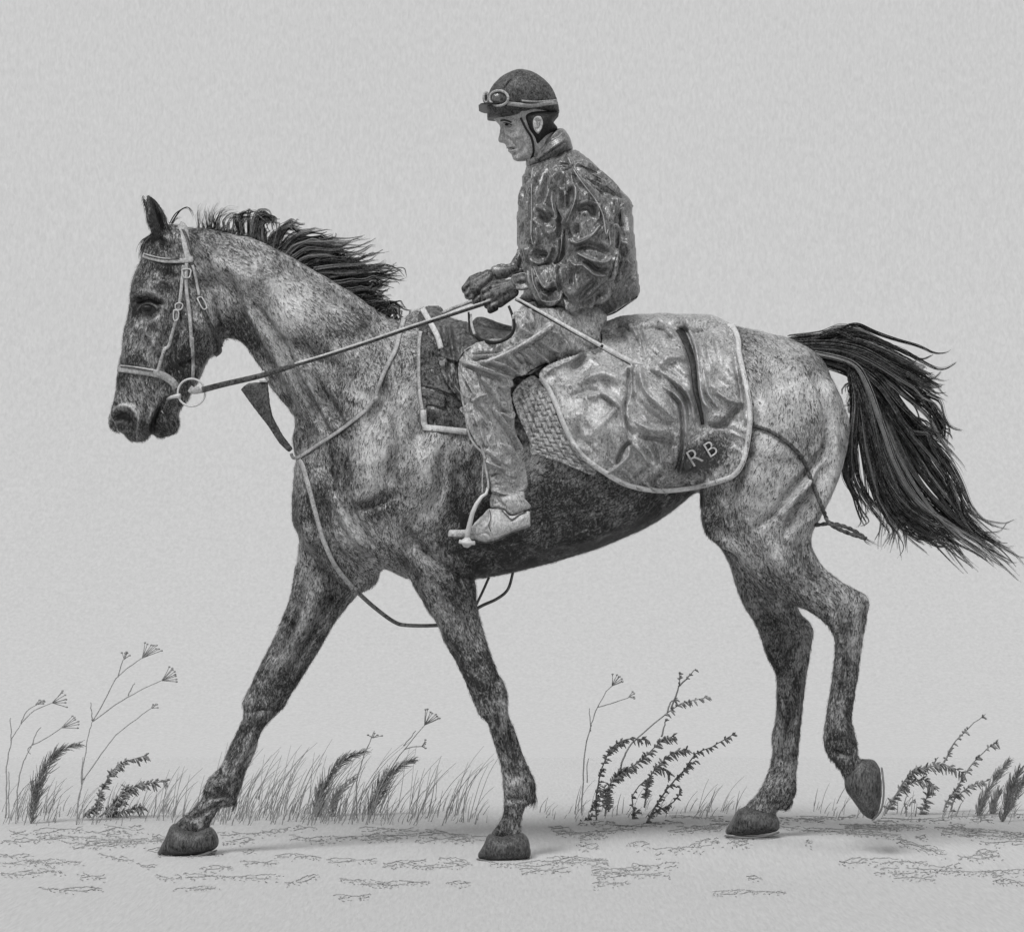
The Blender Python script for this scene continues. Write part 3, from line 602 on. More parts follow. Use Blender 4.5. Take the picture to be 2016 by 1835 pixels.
mane_a = [N1(q) for q in [
    [(-40, 480), (-60, 330), (20, 290), (80, 320)],
    [(60, 560), (80, 330), (160, 290), (240, 380), (230, 540)], [(120, 590), (130, 400), (190, 350), (250, 400), (250, 560)], [(180, 610), (170, 450), (230, 400)],
    [(260, 640), (300, 520), (400, 450), (480, 420), (590, 480)], [(300, 650), (350, 480), (440, 410), (540, 450), (600, 485)],
    [(330, 680), (430, 560), (560, 510), (700, 500), (790, 505), (840, 470)], [(380, 690), (480, 580), (620, 540), (780, 540), (890, 490)],
    [(420, 700), (520, 620), (680, 590), (850, 600), (1000, 600), (1210, 570)], [(470, 720), (600, 640), (760, 630), (900, 640), (1080, 610), (1260, 570)],
    [(520, 750), (640, 690), (800, 680), (960, 690), (1130, 660), (1260, 620)], [(580, 780), (700, 740), (860, 730), (1020, 740), (1120, 710), (1230, 700)],
    [(620, 810), (760, 770), (920, 780), (1080, 790), (1200, 760), (1330, 710)], [(680, 850), (820, 830), (980, 830), (1140, 810), (1300, 780), (1470, 735)],
    [(740, 890), (880, 870), (1040, 860), (1200, 840), (1340, 820), (1450, 780)], [(800, 930), (940, 910), (1100, 890), (1280, 870), (1420, 870), (1520, 900), (1545, 985)],
    [(850, 960), (1000, 940), (1160, 920), (1320, 900), (1460, 890), (1560, 920)], [(920, 1000), (1060, 980), (1200, 960), (1340, 950), (1480, 920)],
    [(980, 1040), (1100, 1020), (1230, 1010), (1320, 990), (1380, 960)], [(1040, 1080), (1160, 1060), (1280, 1060), (1420, 1050)],
    [(1100, 1120), (1200, 1100), (1290, 1090), (1380, 1090)], [(1180, 1170), (1260, 1130), (1340, 1110), (1390, 1170)], [(1260, 1220), (1330, 1170), (1390, 1180), (1490, 1190)],
    [(1320, 1260), (1370, 1200), (1440, 1200), (1510, 1250), (1500, 1330)], [(1380, 1310), (1420, 1230), (1480, 1250), (1500, 1340), (1480, 1390)]]]
mane_b = [H1(q) for q in [[(1150, 610), (1150, 480), (1190, 395)], [(1200, 610), (1180, 560), (1240, 390)], [(1240, 610), (1230, 500), (1225, 430)], [(1270, 610), (1270, 480), (1340, 370)], [(1300, 620), (1290, 500), (1340, 420)],
    [(1310, 620), (1340, 510), (1420, 440), (1560, 445)], [(1340, 630), (1360, 530), (1450, 480), (1540, 500)], [(1400, 640), (1400, 560), (1480, 500), (1600, 540), (1650, 640)], [(1440, 650), (1440, 580), (1500, 530), (1570, 600), (1620, 680)],
    [(1480, 660), (1500, 560), (1560, 570), (1620, 640)], [(1700, 690), (1690, 560), (1760, 500), (1860, 580), (1850, 720)], [(1720, 700), (1740, 590), (1790, 550), (1840, 640)], [(1560, 680), (1600, 560), (1660, 560), (1700, 680)]]]
mb = MB(True); locks(mb, mane_a, 80, 7.5, .0, .022, .0015, 21, 5, .12, 1.1, 4, .7, 8, 1.9); locks(mb, [[(q[0][0] - 2, q[0][1] + 9)] + q for q in mane_b], 11, 3, .0, .015, .0014, 22, 5, .12, .9, 2)
crest = spline([(402, 452), (440, 456), (484, 466), (516, 480), (554, 498), (592, 517), (624, 538), (652, 556), (684, 576), (720, 600), (764, 626), (790, 640)], 9)
locks(mb, [[(x, y + 7), (x + 5, y - 4), (x + 14, y - 8 - 5 * math.sin(i * 1.7))] for i, (x, y) in enumerate(crest[3:])], 7, 3.5, 0, .014, .0018, 24, 3, .2, .8, 1)
tag(mb.build('mane', M['hair'], horse), kind='stuff')
fore = [H1(q) for q in [[(860, 590), (920, 490), (1020, 430), (1080, 470), (1110, 560)], [(880, 590), (960, 470), (1040, 435), (1100, 520), (1120, 590)], [(890, 590), (930, 540), (990, 520)],
    [(720, 690), (640, 740), (590, 800), (570, 900)], [(700, 700), (620, 780), (580, 860), (570, 940)], [(740, 720), (650, 760), (610, 830), (600, 880)]]]
mb = MB(True); locks(mb, fore[:3], 5, 1.2, -.02, .008, .0012, 31, 5, .15, .8, 1); locks(mb, fore[3:], 14, 3, -.02, .02, .0018, 32, 5, .15, .9, 1)
tag(mb.build('forelock', M['hair'], horse), kind='stuff')
fet = [[(1052, 1560), (1054, 1575), (1049, 1596)], [(1050, 1560), (1050, 1578), (1042, 1590)], [(465, 1575), (461, 1588), (453, 1596)], [(1560, 1575), (1552, 1590), (1540, 1597)], [(1555, 1580), (1548, 1592), (1532, 1590)]]
for gd, yy in zip(fet, (NF, NF, OF, OH, OH)):
    mb = MB(True); locks(mb, [gd], 16, 2.5, yy, .012, .0015, 41, 4, .15, .8, 0); mb.build('fetlock_hair', M['hair'], horse)

# ------------------------------------------------------------------ saddlery
def thing(name, x, y, Y, label, cat): return empty(name, P(x, y, Y), label, cat)

# draped cloths: a shell that lies on the horse and carries its own folds
def drape(poly, name, mat, parent, lift=.01, th=.007, strokes=(), crk=None, st=2.2, ext=None, tone=None, sm=4, deep=.03, calm=None):
    poly = spline(poly, 4, True); pa = np.array(poly); x0, y0 = pa.min(0) - 3 * st; x1, y1 = pa.max(0) + 3 * st
    nx, ny = int((x1 - x0) / st) + 2, int((y1 - y0) / st) + 2; m = fill_mask(poly, x0, y0, nx, ny, st)
    tb = None
    if ext is not None:
        me_ = fill_mask(spline(ext, 4, True), x0, y0 , nx, ny + 160, st); tb = np.sqrt(np.maximum(poisson(me_, st / S), 0)); tb = (tb * .285 / tb.max())[:ny]
    Yn = np.full(m.shape, np.nan)
    for j in range(ny):
        for i in range(nx):
            if not m[j, i]: continue
            x, y = x0 + i * st, y0 + j * st
            h = cur_bvh.ray_cast(CAM, (P(x, y, 0) - CAM).normalized(), 30)
            v = h[0].y if (h[0] is not None and h[0].y < .6) else 0.0
            if tb is not None: v = min(v, -tb[j, i])
            Yn[j, i] = v
    # blur inside the mask
    w = m.astype(float); a = np.where(m, Yn, 0)
    for _ in range(sm):
        def bl(q): q = (np.roll(q, 1, 0) + 2 * q + np.roll(q, -1, 0)) / 4; return (np.roll(q, 1, 1) + 2 * q + np.roll(q, -1, 1)) / 4
        nw = bl(w); a = np.where(m, bl(a) / np.maximum(nw, 1e-6), 0)
    Yn = np.minimum(a, np.where(m, Yn, 0)) if tb is None else a
    gy, gx = np.mgrid[0:ny, 0:nx]; X = x0 + gx * st; Yp = y0 + gy * st
    relief = sample(bump_map([(a * 1.35, w * .85, p) for a, w, p in strokes], x0 - 5, y0 - 5, x1 + 5, y1 + 5), X, Yp) if strokes else 0
    if crk: relief = relief + sample(crinkle(x0 - 5, y0 - 5, x1 + 5, y1 + 5, *crk), X, Yp)
    if calm: relief = relief * (1 - .92 * np.exp(-(((X - calm[0]) / calm[2]) ** 2 + ((Yp - calm[1]) / calm[3]) ** 2) ** 2))
    relief = np.where(relief > 0, .04, deep) * np.tanh(3.2 * relief / np.where(relief > 0, .04, deep))
    yf = Yn - lift - relief; yb = np.minimum(Yn + th * .5, yf + th * 1.6)
    if tb is not None: yb = yf + th
    idx = np.full(m.shape, -1); n = int(m.sum()); idx[m] = np.arange(n)
    def pos(yy): f = (DIST + yy) / DIST / S; return np.stack([((X - 1008) * f)[m], yy[m], (HC - (Yp - YH) * f)[m]], 1)
    q = m[:-1, :-1] & m[1:, :-1] & m[1:, 1:] & m[:-1, 1:]
    F = np.stack([idx[:-1, :-1][q], idx[1:, :-1][q], idx[1:, 1:][q], idx[:-1, 1:][q]], 1)
    e = np.concatenate([F[:, [0, 1]], F[:, [1, 2]], F[:, [2, 3]], F[:, [3, 0]]]); key = np.sort(e, 1); kk = key[:, 0].astype(np.int64) * (n + 1) + key[:, 1]
    un, inv, cnt = np.unique(kk, return_inverse=True, return_counts=True); be = e[cnt[inv] == 1]
    W = np.stack([be[:, 1], be[:, 0], be[:, 0] + n, be[:, 1] + n], 1)
    v = np.concatenate([pos(yf), pos(yb)]); f = np.concatenate([F, F[:, ::-1] + n, W])
    if tb is not None:      # the far side hangs the same way
        v2 = v.copy(); v2[:, 1] *= -1; f = np.concatenate([f, f[:, ::-1] + len(v)]); v = np.concatenate([v, v2])
    me = mesh_np(name, v, f)
    if tone is not None: set_tone(me, tone)
    return link(name, me, mat, parent)

cur_bvh = hb
# saddle cloth with pale border, in front of the rider's leg
sc = thing('saddle_cloth', 960, 860, -.3, 'dark saddle cloth with wide pale border under the front of the saddle', 'saddle cloth')
cl_poly = C_([(70, 290), (140, 205), (230, 200), (420, 420), (900, 460), (1050, 900), (900, 1480), (600, 1450), (560, 1455), (350, 1430), (130, 1405), (108, 1300), (100, 1000), (85, 700), (95, 450)])
o = drape(cl_poly, 'cloth', M['cloth_dark'], sc, .006, .007, [(-6, 4, C_([(130, 985), (300, 1030), (480, 1110)])), (5, 3, C_([(125, 975), (300, 1015), (490, 1095)])), (-5, 4, C_([(180, 1185), (330, 1215)])), (4, 6, C_([(330, 1050), (335, 1200)]))], (14, .6, 2.5, 5))
cur_bvh = bvh_of([body, o])
mb = MB(); strap(mb, C_([(110, 440), (92, 560), (88, 800), (100, 1050), (125, 1215)]), 7, cur_bvh, .004); mb.build('binding', M['leather'], sc)
mb = MB(); strap(mb, C_([(135, 1215), (140, 1320), (155, 1385)]), 12, cur_bvh, .005, .004); strap(mb, C_([(130, 1385), (300, 1400), (575, 1430)]), 12, cur_bvh, .006, .004); mb.build('border', M['piping'], sc)

# saddle
sd_ = thing('saddle', 1000, 640, 0, 'light exercise saddle under the rider with stirrup hanging', 'saddle')
fl = drape(C_([(170, 190), (260, 180), (330, 215), (345, 300), (500, 330), (900, 400), (1500, 430), (1850, 500), (1860, 640), (1300, 900), (1150, 1500), (700, 1500), (560, 1230), (490, 1120), (430, 1050), (340, 930), (285, 760), (262, 650), (300, 610), (230, 420), (150, 240)]),
           'saddle_flap', M['flap'], sd_, .018, .012, [(6, 4, C_([(390, 380), (400, 480), (440, 700)])), (-6, 6, C_([(330, 420), (350, 550), (400, 680)])), (5, 3, C_([(270, 650), (400, 710), (480, 740)])), (-5, 4, C_([(390, 740), (380, 850), (430, 980)]))], (12, 1.2, 3, 6), sm=5)
cur_bvh = bvh_of([body, o, fl])
mb = MB(); strap(mb, C_([(125, 215), (200, 350), (270, 480), (310, 610)]), 11, cur_bvh, .006, .006); mb.build('pommel_strip', M['piping'], sd_)
pm = inflate(C_([(165, 195), (230, 180), (310, 200), (345, 250), (345, 300), (260, 300), (200, 280)]), .8, 0, st=2); link('pommel', remesh(mesh_np('pommel', *pm), .004, 5), M['leather_dark'], sd_)
seat = inflate([(940, 622), (1000, 640), (1080, 648), (1150, 640), (1190, 632), (1190, 660), (1100, 680), (980, 676), (930, 655)], 1.6, 0); link('seat', remesh(mesh_np('seat', *seat), .006, 5), M['leather_dark'], sd_)

# quilted pad behind the rider's leg, with cells stitched into it
pad = thing('saddle_pad', 1090, 860, -.3, 'pale quilted saddle pad showing between the rider\'s calf and the blanket', 'saddle pad')
quilt = []
ql = spline([(1008, 772), (1024, 815), (1044, 866), (1056, 896)], 6); qr = spline([(1064, 744), (1095, 804), (1136, 880), (1174, 930)], 6)
def qp(t, u): a = ql[min(18, int(t * 18))]; b = qr[min(18, int(t * 18))]; return (a[0] + (b[0] - a[0]) * u, a[1] + (b[1] - a[1]) * u)
for u in (.12, .27, .42, .56, .70, .84): quilt.append((-2.6, 1.5, [qp(k / 9, u) for k in range(10)]))
for k in range(18): quilt += [(-2.2, 1.4, [qp(k / 17, u), qp(k / 17, u + .15)]) for u in ((0, .27, .56, .84) if k % 2 else (.12, .42, .70))]
pd = drape(C_([(1010, 1050), (1140, 900), (1240, 880), (1350, 1010), (1430, 1200), (1500, 1380), (1650, 1600), (1830, 1790)]) + D_([(1790, 850), (1500, 730), (1240, 655), (1190, 640), (1170, 500), (1100, 350), (1040, 200)]), 'pad', M['pad'], pad, .016, .01, quilt, None, st=1.6)
cur_bvh = bvh_of([body, o, fl, pd])

# quarter blanket
bl = thing('blanket', 1300, 800, -.3, 'rumpled light quarter blanket with letters RB and pale bound edge over the horse\'s loins', 'blanket')
bl_poly = K_([(245, 200), (350, 140), (450, 110), (700, 95), (800, 82), (950, 103), (1200, 100), (1300, 130), (1400, 185), (1460, 240), (1495, 340), (1500, 450), (1550, 650), (1590, 850), (1600, 1000), (1595, 1120), (1570, 1300), (1530, 1450), (1460, 1550), (1350, 1605), (1100, 1670), (850, 1700), (650, 1690), (450, 1640), (280, 1545), (100, 1420), (-10, 1290)]) + \
    [(1106, 836), (1092, 800), (1076, 764), (1060, 742), (1075, 720), (1120, 702), (1180, 682)]
BS = [(a, w, K_(p)) for a, w, p in [
    (-26, 9, [(800, 110), (950, 220), (1040, 400), (1085, 620), (1110, 850), (1165, 1100)]), (-10, 9, [(860, 150), (980, 270), (1060, 460)]), (12, 6, [(1000, 150), (1090, 400), (1120, 650), (1150, 850), (1210, 940)]), (7, 4, [(1150, 500), (1180, 700), (1230, 850), (1320, 960)]),
    (-11, 4, [(490, 600), (495, 800), (455, 950), (495, 1200)]), (10, 4, [(430, 960), (470, 1150), (560, 1300), (680, 1450)]), (13, 5, [(590, 600), (640, 780), (760, 900), (900, 1040)]), (-14, 7, [(540, 850), (650, 970), (780, 1060), (850, 1080)]), (-9, 6, [(540, 600), (550, 750), (560, 870)]),
    (11, 5, [(720, 590), (870, 680), (990, 770), (1050, 880), (1080, 1030)]), (-11, 4, [(770, 620), (900, 720), (1010, 850), (1040, 960)]), (11, 4, [(810, 750), (940, 850), (995, 980), (1003, 1250), (960, 1500)]), (-10, 4, [(880, 810), (965, 950), (980, 1250), (930, 1480), (830, 1600)]),
    (-13, 4, [(520, 1240), (440, 1310), (390, 1450)]), (11, 4, [(500, 1290), (480, 1390), (320, 1525)]), (10, 4, [(560, 1250), (620, 1350), (690, 1450)]), (-11, 8, [(380, 190), (400, 260), (470, 350)]), (11, 5, [(500, 200), (560, 270), (620, 390)]), (8, 4, [(245, 250), (350, 225)]), (-9, 6, [(560, 400), (600, 300), (640, 450)]),
    (-8, 5, [(1380, 230), (1440, 500), (1500, 800), (1520, 1050)]), (9, 4, [(1290, 800), (1400, 870), (1510, 895)]), (-11, 6, [(1220, 1100), (1350, 1080), (1490, 920)]), (8, 8, [(1300, 1000), (1390, 1020)]), (9, 7, [(150, 830), (280, 820), (420, 930)]), (-7, 6, [(0, 830), (150, 780), (300, 860), (400, 950)]), (9, 9, [(60, 700), (250, 620), (440, 700)]),
    (14, 45, [(230, 1050), (280, 1100)]), (-9, 9, [(30, 1130), (60, 1220), (150, 1250)]), (-9, 8, [(0, 600), (80, 480), (230, 420)]), (9, 4, [(0, 500), (120, 420), (240, 400)]), (9, 7, [(750, 130), (830, 200), (900, 300)]), (-8, 6, [(720, 220), (830, 290), (900, 340)]), (10, 10, [(760, 560), (860, 470), (980, 480)]), (8, 7, [(700, 800), (830, 920), (880, 980)]),
    (9, 7, [(560, 1040), (660, 1120), (800, 1150)]), (-8, 5, [(600, 1200), (760, 1220), (900, 1270)]), (-6, 4, [(540, 1560), (640, 1480)]), (-6, 4, [(700, 1600), (800, 1520)]), (-6, 5, [(1000, 1280), (1100, 1190), (1220, 1130)]), (7, 14, [(1200, 300), (1220, 500), (1240, 650)]), (-6, 5, [(1290, 160), (1370, 320), (1390, 480)])]]
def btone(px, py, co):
    t = .16 * np.exp(-(((px - 1180) / 60) ** 2 + ((py - 820) / 90) ** 2)) + .14 * np.exp(-(((px - 1400) / 35) ** 2 + ((py - 720) / 80) ** 2))  # pale patches painted in as sheen of the shiny cloth
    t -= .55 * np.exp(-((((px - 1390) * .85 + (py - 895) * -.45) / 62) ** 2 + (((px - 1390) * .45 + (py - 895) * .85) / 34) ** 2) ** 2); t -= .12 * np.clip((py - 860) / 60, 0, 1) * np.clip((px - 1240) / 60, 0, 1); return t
ext = K_([(245, 200), (350, 140), (450, 110), (700, 95), (800, 82), (950, 103), (1200, 100), (1300, 130), (1400, 185), (1460, 240), (1800, 330), (2000, 700), (2000, 1700), (1000, 2400), (-400, 2400), (-900, 1500), (-500, 500), (0, 260)])
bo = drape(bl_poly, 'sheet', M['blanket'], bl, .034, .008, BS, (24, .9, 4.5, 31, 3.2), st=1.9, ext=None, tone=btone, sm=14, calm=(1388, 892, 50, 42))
# the sheet carried over the back to the far side
topb = inflate(K_([(245, 205), (350, 145), (450, 114), (700, 99), (800, 86), (950, 107), (1200, 104), (1300, 134), (1400, 189), (1455, 240), (1455, 330), (1200, 380), (800, 380), (400, 360)]), 1.5, 0, st=2.4, wmax=.13)
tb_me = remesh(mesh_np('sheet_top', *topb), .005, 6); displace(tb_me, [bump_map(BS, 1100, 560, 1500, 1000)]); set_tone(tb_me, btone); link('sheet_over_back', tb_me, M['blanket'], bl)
cur_bvh = bvh_of([body, o, fl, pd, bo])
edge = K_([(1395, 180), (1450, 250), (1480, 345), (1485, 450), (1530, 650), (1570, 850), (1582, 1000), (1577, 1120), (1552, 1300), (1512, 1440), (1445, 1535), (1345, 1585), (1100, 1650), (850, 1680), (655, 1670), (460, 1620), (290, 1525), (115, 1400), (5, 1270)]) + [(1110, 836), (1096, 800), (1080, 766), (1064, 744)]
mb = MB(); strap(mb, K_([(815, 122), (885, 170), (965, 260), (1030, 400), (1065, 520), (1082, 650), (1092, 760), (1112, 860), (1140, 980), (1158, 1090)]), 17, cur_bvh, .004, .004, w1=6); mb.build('fold_shade_strip', M['fold_shade'], bl)  # dark strip standing in for the shade of the deep fold
mb = MB(); strap(mb, edge, 10, cur_bvh, .003, .006, n=7); mb.build('binding', M['piping'], bl)
for ch, (x, y), sz in (('R', K_([(1065, 1480)])[0], .060), ('B', K_([(1215, 1395)])[0], .054)):
    cu = bpy.data.curves.new('letter', 'FONT'); cu.body = ch; cu.size = sz; cu.extrude = .004; cu.offset = -.0006; cu.align_x = 'LEFT'
    to = bpy.data.objects.new('work', cu); col.objects.link(to); dg = bpy.context.evaluated_depsgraph_get(); me = bpy.data.meshes.new_from_object(to.evaluated_get(dg)); bpy.data.objects.remove(to)
    a = R(33); c0 = P(x, y, -.3)
    for v in me.vertices:
        u, w = v.co.x * 1.15, v.co.y * 1.25; X = c0.x + u * math.cos(a) - w * math.sin(a) * .9; Z = c0.z + u * math.sin(a) + w * math.cos(a)
        q = Vector((X, -.3, Z)); pxx = 1008 + q.x * S * DIST / (DIST - .3); pyy = YH - (q.z - HC) * S * DIST / (DIST - .3)
        h = hit(cur_bvh, pxx, pyy, .004); v.co = (h.x, h.y + (-.008 if v.co.z > 0 else .003), h.z)
    link('letter', me, M['piping'], bl, smooth=False)

# fillet string hanging behind the thigh
fs_ = thing('fillet_string', 1600, 950, -.2, 'plaited cord running from the blanket round the quarters, loose end trailing', 'cord')
def twist(mb, pts, r, lift=.006, yend=None):
    pts = spline(pts, 8); w = []; last = -.1
    for i, (x, y) in enumerate(pts):
        h = cur_bvh.ray_cast(CAM, (P(x, y, 0) - CAM).normalized(), 30)
        if h[0] is not None and h[0].y < 1: last = h[0].y - lift
        w.append(last)
    w = smooth1(w, 3)
    for ph in (0, math.pi):
        mb.tube([P(x, y, w[i]) + Vector((math.cos(i * 1.1 + ph) * r * .5, -abs(math.sin(i * 1.1 + ph)) * r * .3, math.sin(i * 1.1 + ph) * r * .5)) for i, (x, y) in enumerate(pts)], r, n=5)
mb = MB(); twist(mb, [(1482, 838), (1500, 843), (1516, 849), (1547, 869), (1578, 900), (1593, 934), (1606, 968), (1621, 1005), (1633, 1030), (1664, 1047), (1704, 1060)], .0048); mb.build('cord', M['leather_dark'], fs_)
mb = MB(); twist(mb, [(1605, 1034), (1640, 1031), (1676, 1042), (1706, 1061)], .0045)
locks(mb, [[(1700, 1058), (1715, 1066), (1738, 1077)], [(1698, 1058), (1706, 1068), (1720, 1074)]], 6, 1.5, -.1, .004, .001, 9, 4); mb.build('loop_end', M['leather_dark'], fs_)

# bridle
br = thing('bridle', 330, 640, -.12, 'leather bridle with browband, cavesson noseband and loose ring snaffle on the horse\'s head', 'bridle')
def part_strap(name, pts, w, mat='leather', lift=.004, th=.003, **k):
    mb = MB(); strap(mb, pts, w, hb, lift, th, **k); return mb.build(name, M[mat], br)
part_strap('headpiece', H1([(955, 600), (1000, 640), (1020, 760), (1050, 900), (1055, 960)]), 17)
part_strap('headpiece_fold', H1([(990, 640), (1030, 720), (1060, 830), (1085, 900)]), 6, 'leather_dark', .008)
part_strap('browband', H1([(600, 900), (680, 925), (800, 950), (930, 955), (1090, 950)]), 10, lift=.007)
part_strap('browband_stitching', H1([(610, 895), (700, 920), (830, 940), (960, 930)]), 2, 'leather_dark', .011)
part_strap('cheekpiece', H1([(1030, 980), (1025, 1100), (1030, 1240), (1040, 1330), (1060, 1480), (1075, 1700), (1080, 1814)]) + H2([(1085, 100), (1090, 250), (1095, 380), (1090, 500)]), 7, lift=.007)
part_strap('cavesson_cheek', H1([(1000, 1000), (985, 1150), (970, 1300), (945, 1450), (920, 1560), (880, 1700), (850, 1800)]) + H2([(810, 220), (760, 380), (745, 440)]), 6.5, lift=.006)
part_strap('throatlash', H1([(1085, 980), (1110, 1100), (1150, 1280), (1180, 1400), (1250, 1560), (1330, 1700), (1370, 1800)]) + H2([(1340, 150), (1360, 230), (1310, 275)]), 8, 'leather_dark', .006)
part_strap('throatlash_keeper', H1([(1090, 1000), (1120, 1120), (1155, 1300)]), 5.5, 'leather', .009)
part_strap('noseband', H2([(350, 400), (450, 410), (600, 430), (740, 455), (830, 490), (900, 545), (930, 600)]), 15, lift=.006)
part_strap('noseband_line', H2([(380, 385), (500, 395), (700, 430)]), 2.5, 'leather_dark', .010)
for pts in (H1([(985, 1045), (1030, 1035), (1070, 1045), (1070, 1080), (1055, 1120), (1005, 1120), (990, 1080), (985, 1045)]), H1([(920, 1385), (955, 1370), (990, 1385), (980, 1430), (940, 1440), (920, 1420), (920, 1385)]), H1([(905, 1440), (950, 1455), (945, 1530), (910, 1545), (900, 1500), (905, 1440)]), H1([(1135, 1325), (1180, 1315), (1230, 1410), (1190, 1430), (1135, 1325)])):
    mb = MB(); mb.tube([hit(hb, x, y, .012) for x, y in spline(pts, 3)], .0022, n=5); mb.build('buckle', M['metal'], br)
mb = MB(); rc = P(377, 773, -.1); mb.tube([P(377 + 27 * math.cos(a), 773 + 27 * math.sin(a), -.098) for a in [2 * math.pi * i / 40 for i in range(41)]], .0034, n=7); mb.build('bit_ring', M['metal'], br)
mb = MB(); mb.tube([P(x, y, yy) for x, y, yy in ((329, 786, -.07), (338, 782, -.09), (348, 780, -.098), (355, 780, -.1))], .004, .008, n=8); mb.build('mouthpiece', M['metal'], br)

# neck strap and running martingale
mg = thing('martingale', 640, 900, -.2, 'bib martingale with pale neck strap and breast strap running down between the forelegs', 'martingale')
cur = bvh_of([body])
mb = MB(); strap(mb, [(795, 628), (786, 660), (778, 690), (760, 725), (744, 765), (739, 782), (722, 805), (704, 821), (664, 851), (624, 877), (592, 898), (578, 902), (573, 893)], 9, cur, .006, .004, w1=6); mb.build('neck_strap', M['leather'], mg)
mb = MB(); mb.ball(hit(cur, 739, 785, .006), .011, (1, .5, 1)); mb.build('strap_knob', M['leather'], mg)
mb = MB(); strap(mb, [(588, 905), (596, 918), (604, 945), (612, 975), (628, 1035), (640, 1072), (659, 1112), (680, 1140), (698, 1160)], 9, cur, .006, .004)
mb.build('breast_strap', M['leather'], mg)
mb = MB(); mb.tube([P(x, y, yy) for x, y, yy in [a + (b,) for a, b in zip(spline([(698, 1160), (734, 1193), (776, 1224), (804, 1231), (860, 1231), (900, 1225), (944, 1195), (978, 1179), (1000, 1160), (1010, 1126)], 5), [-.14 + .14 * min(1, i / 12) for i in range(46)])]], .0075, .0048, n=6); mb.build('girth_strap', M['flap'], mg)
mb = MB(); mb.tube([P(x, y, 0) for x, y in spline([(938, 1190), (950, 1165), (963, 1136)], 5)], .0045, n=6); mb.build('strap_end', M['flap'], mg)
bib = inflate(H2([(1560, 610), (1600, 570), (1640, 545), (1740, 535), (1830, 528), (1842, 640), (1855, 760), (1880, 870), (1920, 950), (1975, 1050), (2080, 1190), (2040, 1235), (1940, 1140), (1830, 970), (1690, 790)]), 1.0, -.06, st=1.2, sm=False, flat=.012)
link('bib', remesh(mesh_np('bib', *bib), .0025, 2), M['leather_dark'], mg)
mb = MB(); mb.tube([P(x, y, -.075) for x, y in H2([(1745, 524), (1790, 520), (1830, 520)])], .003, n=5); mb.build('bib_edge', M['piping'], mg)

# reins
rn = thing('reins', 700, 690, -.2, 'long leather reins from the snaffle ring to the rider\'s gloved hands with loop hanging down', 'reins')
YR = lambda t: -.11 - .10 * math.sin(min(1, t * 1.1) * math.pi) - .02 * t
rein_pts = [(398, 768), (440, 757), (517, 739), (580, 719), (644, 700), (724, 674), (806, 646), (880, 622), (966, 594)]
def rein_y(t): return -.12 - .17 * math.sin(math.pi * min(1, max(0, t))) ** .7 - .03 * t
mb = MB(); strap(mb, rein_pts[:4], 12, None, Y=lambda t: rein_y(t * .33), w1=10, th=.004); mb.build('rein_grip', M['leather_dark'], rn)
mb = MB(); strap(mb, [(x, y - 3) for x, y in rein_pts[3:]], 3.8, None, Y=lambda t: rein_y(.33 + t * .67) - .004, th=.003); mb.build('rein_edge', M['piping'], rn)
mb = MB(); strap(mb, rein_pts[3:], 8, None, Y=lambda t: rein_y(.33 + t * .67), w1=8, th=.003); mb.build('near_rein', M['leather_dark'], rn)
mb = MB(); strap(mb, [(860, 622), (890, 608), (930, 593)], 7, None, Y=lambda t: -.03); mb.build('far_rein', M['leather'], rn); mb = MB(); strap(mb, H2([(1060, 600), (1100, 620), (1200, 606)]), 14, None, Y=-.105); mb.build('rein_end', M['leather'], rn)
mb = MB(); strap(mb, H2([(1780, 430), (1800, 470), (1832, 522)]), 6, None, Y=-.235, th=.006); mb.build('rein_stop', M['piping'], rn)
lp = C_([(580, 250), (585, 350), (590, 430), (610, 470), (650, 495)]); lp2 = C_([(650, 470), (690, 520), (760, 545), (850, 550), (950, 515), (1010, 460), (1030, 380), (1010, 280), (975, 190)])
mb = MB(); strap(mb, lp, 4, None, Y=lambda t: -.20 - .17 * t, th=.003); strap(mb, lp2, 9, None, Y=lambda t: -.20 - .19 * math.sin(math.pi * min(1, .15 + t * .8)), th=.004, w1=5, n=8); mb.build('rein_bight', M['black'], rn)
mb = MB(); strap(mb, C_([(600, 270), (612, 380), (640, 470)]), 5, None, Y=lambda t: -.19 - .16 * t, th=.003)
mb.build('rein_inside', M['leather'], rn)

# ------------------------------------------------------------------ the rider
pr = empty('person', P(1080, 640, 0), 'rider in helmet, crumpled dark jacket and light trousers sitting on the horse holding reins', 'person')
face_poly = A_([(365, 600), (372, 640), (430, 655), (452, 682), (480, 708), (487, 740), (480, 790), (466, 850), (468, 872), (480, 884), (522, 886), (545, 903), (543, 920), (552, 934), (572, 946), (558, 958), (566, 975), (594, 990), (604, 1008), (606, 1032), (618, 1052), (640, 1062), (700, 1066), (745, 1060), (790, 1090), (900, 1150), (1050, 1080), (1120, 950), (1080, 800), (1020, 720), (1010, 640), (1040, 560), (1040, 430), (960, 320), (820, 240), (640, 230), (480, 320), (400, 430)])
torso_core = [(1050, 330), (1110, 300), (1170, 345), (1220, 410), (1225, 560), (1190, 620), (1060, 615), (1040, 500), (1040, 400)]
def leg_y(X, Y): t = np.clip((1150 - X) / 220, 0, 1); return -.15 - .205 * t * t * (3 - 2 * t) - .005
leg_core = [(1150, 600), (1185, 640), (1120, 690), (1040, 720), (1000, 745), (1005, 800), (1022, 900), (1028, 975), (1030, 1020), (1000, 1045), (930, 1054), (895, 1050), (940, 1030), (975, 1000), (972, 940), (945, 860), (915, 790), (910, 720), (940, 690), (1020, 650), (1060, 615)]
arm_core = [(1110, 360), (1160, 390), (1200, 450), (1200, 540), (1170, 590), (1100, 590), (1060, 575), (1060, 560), (1100, 545), (1140, 520), (1120, 440)]
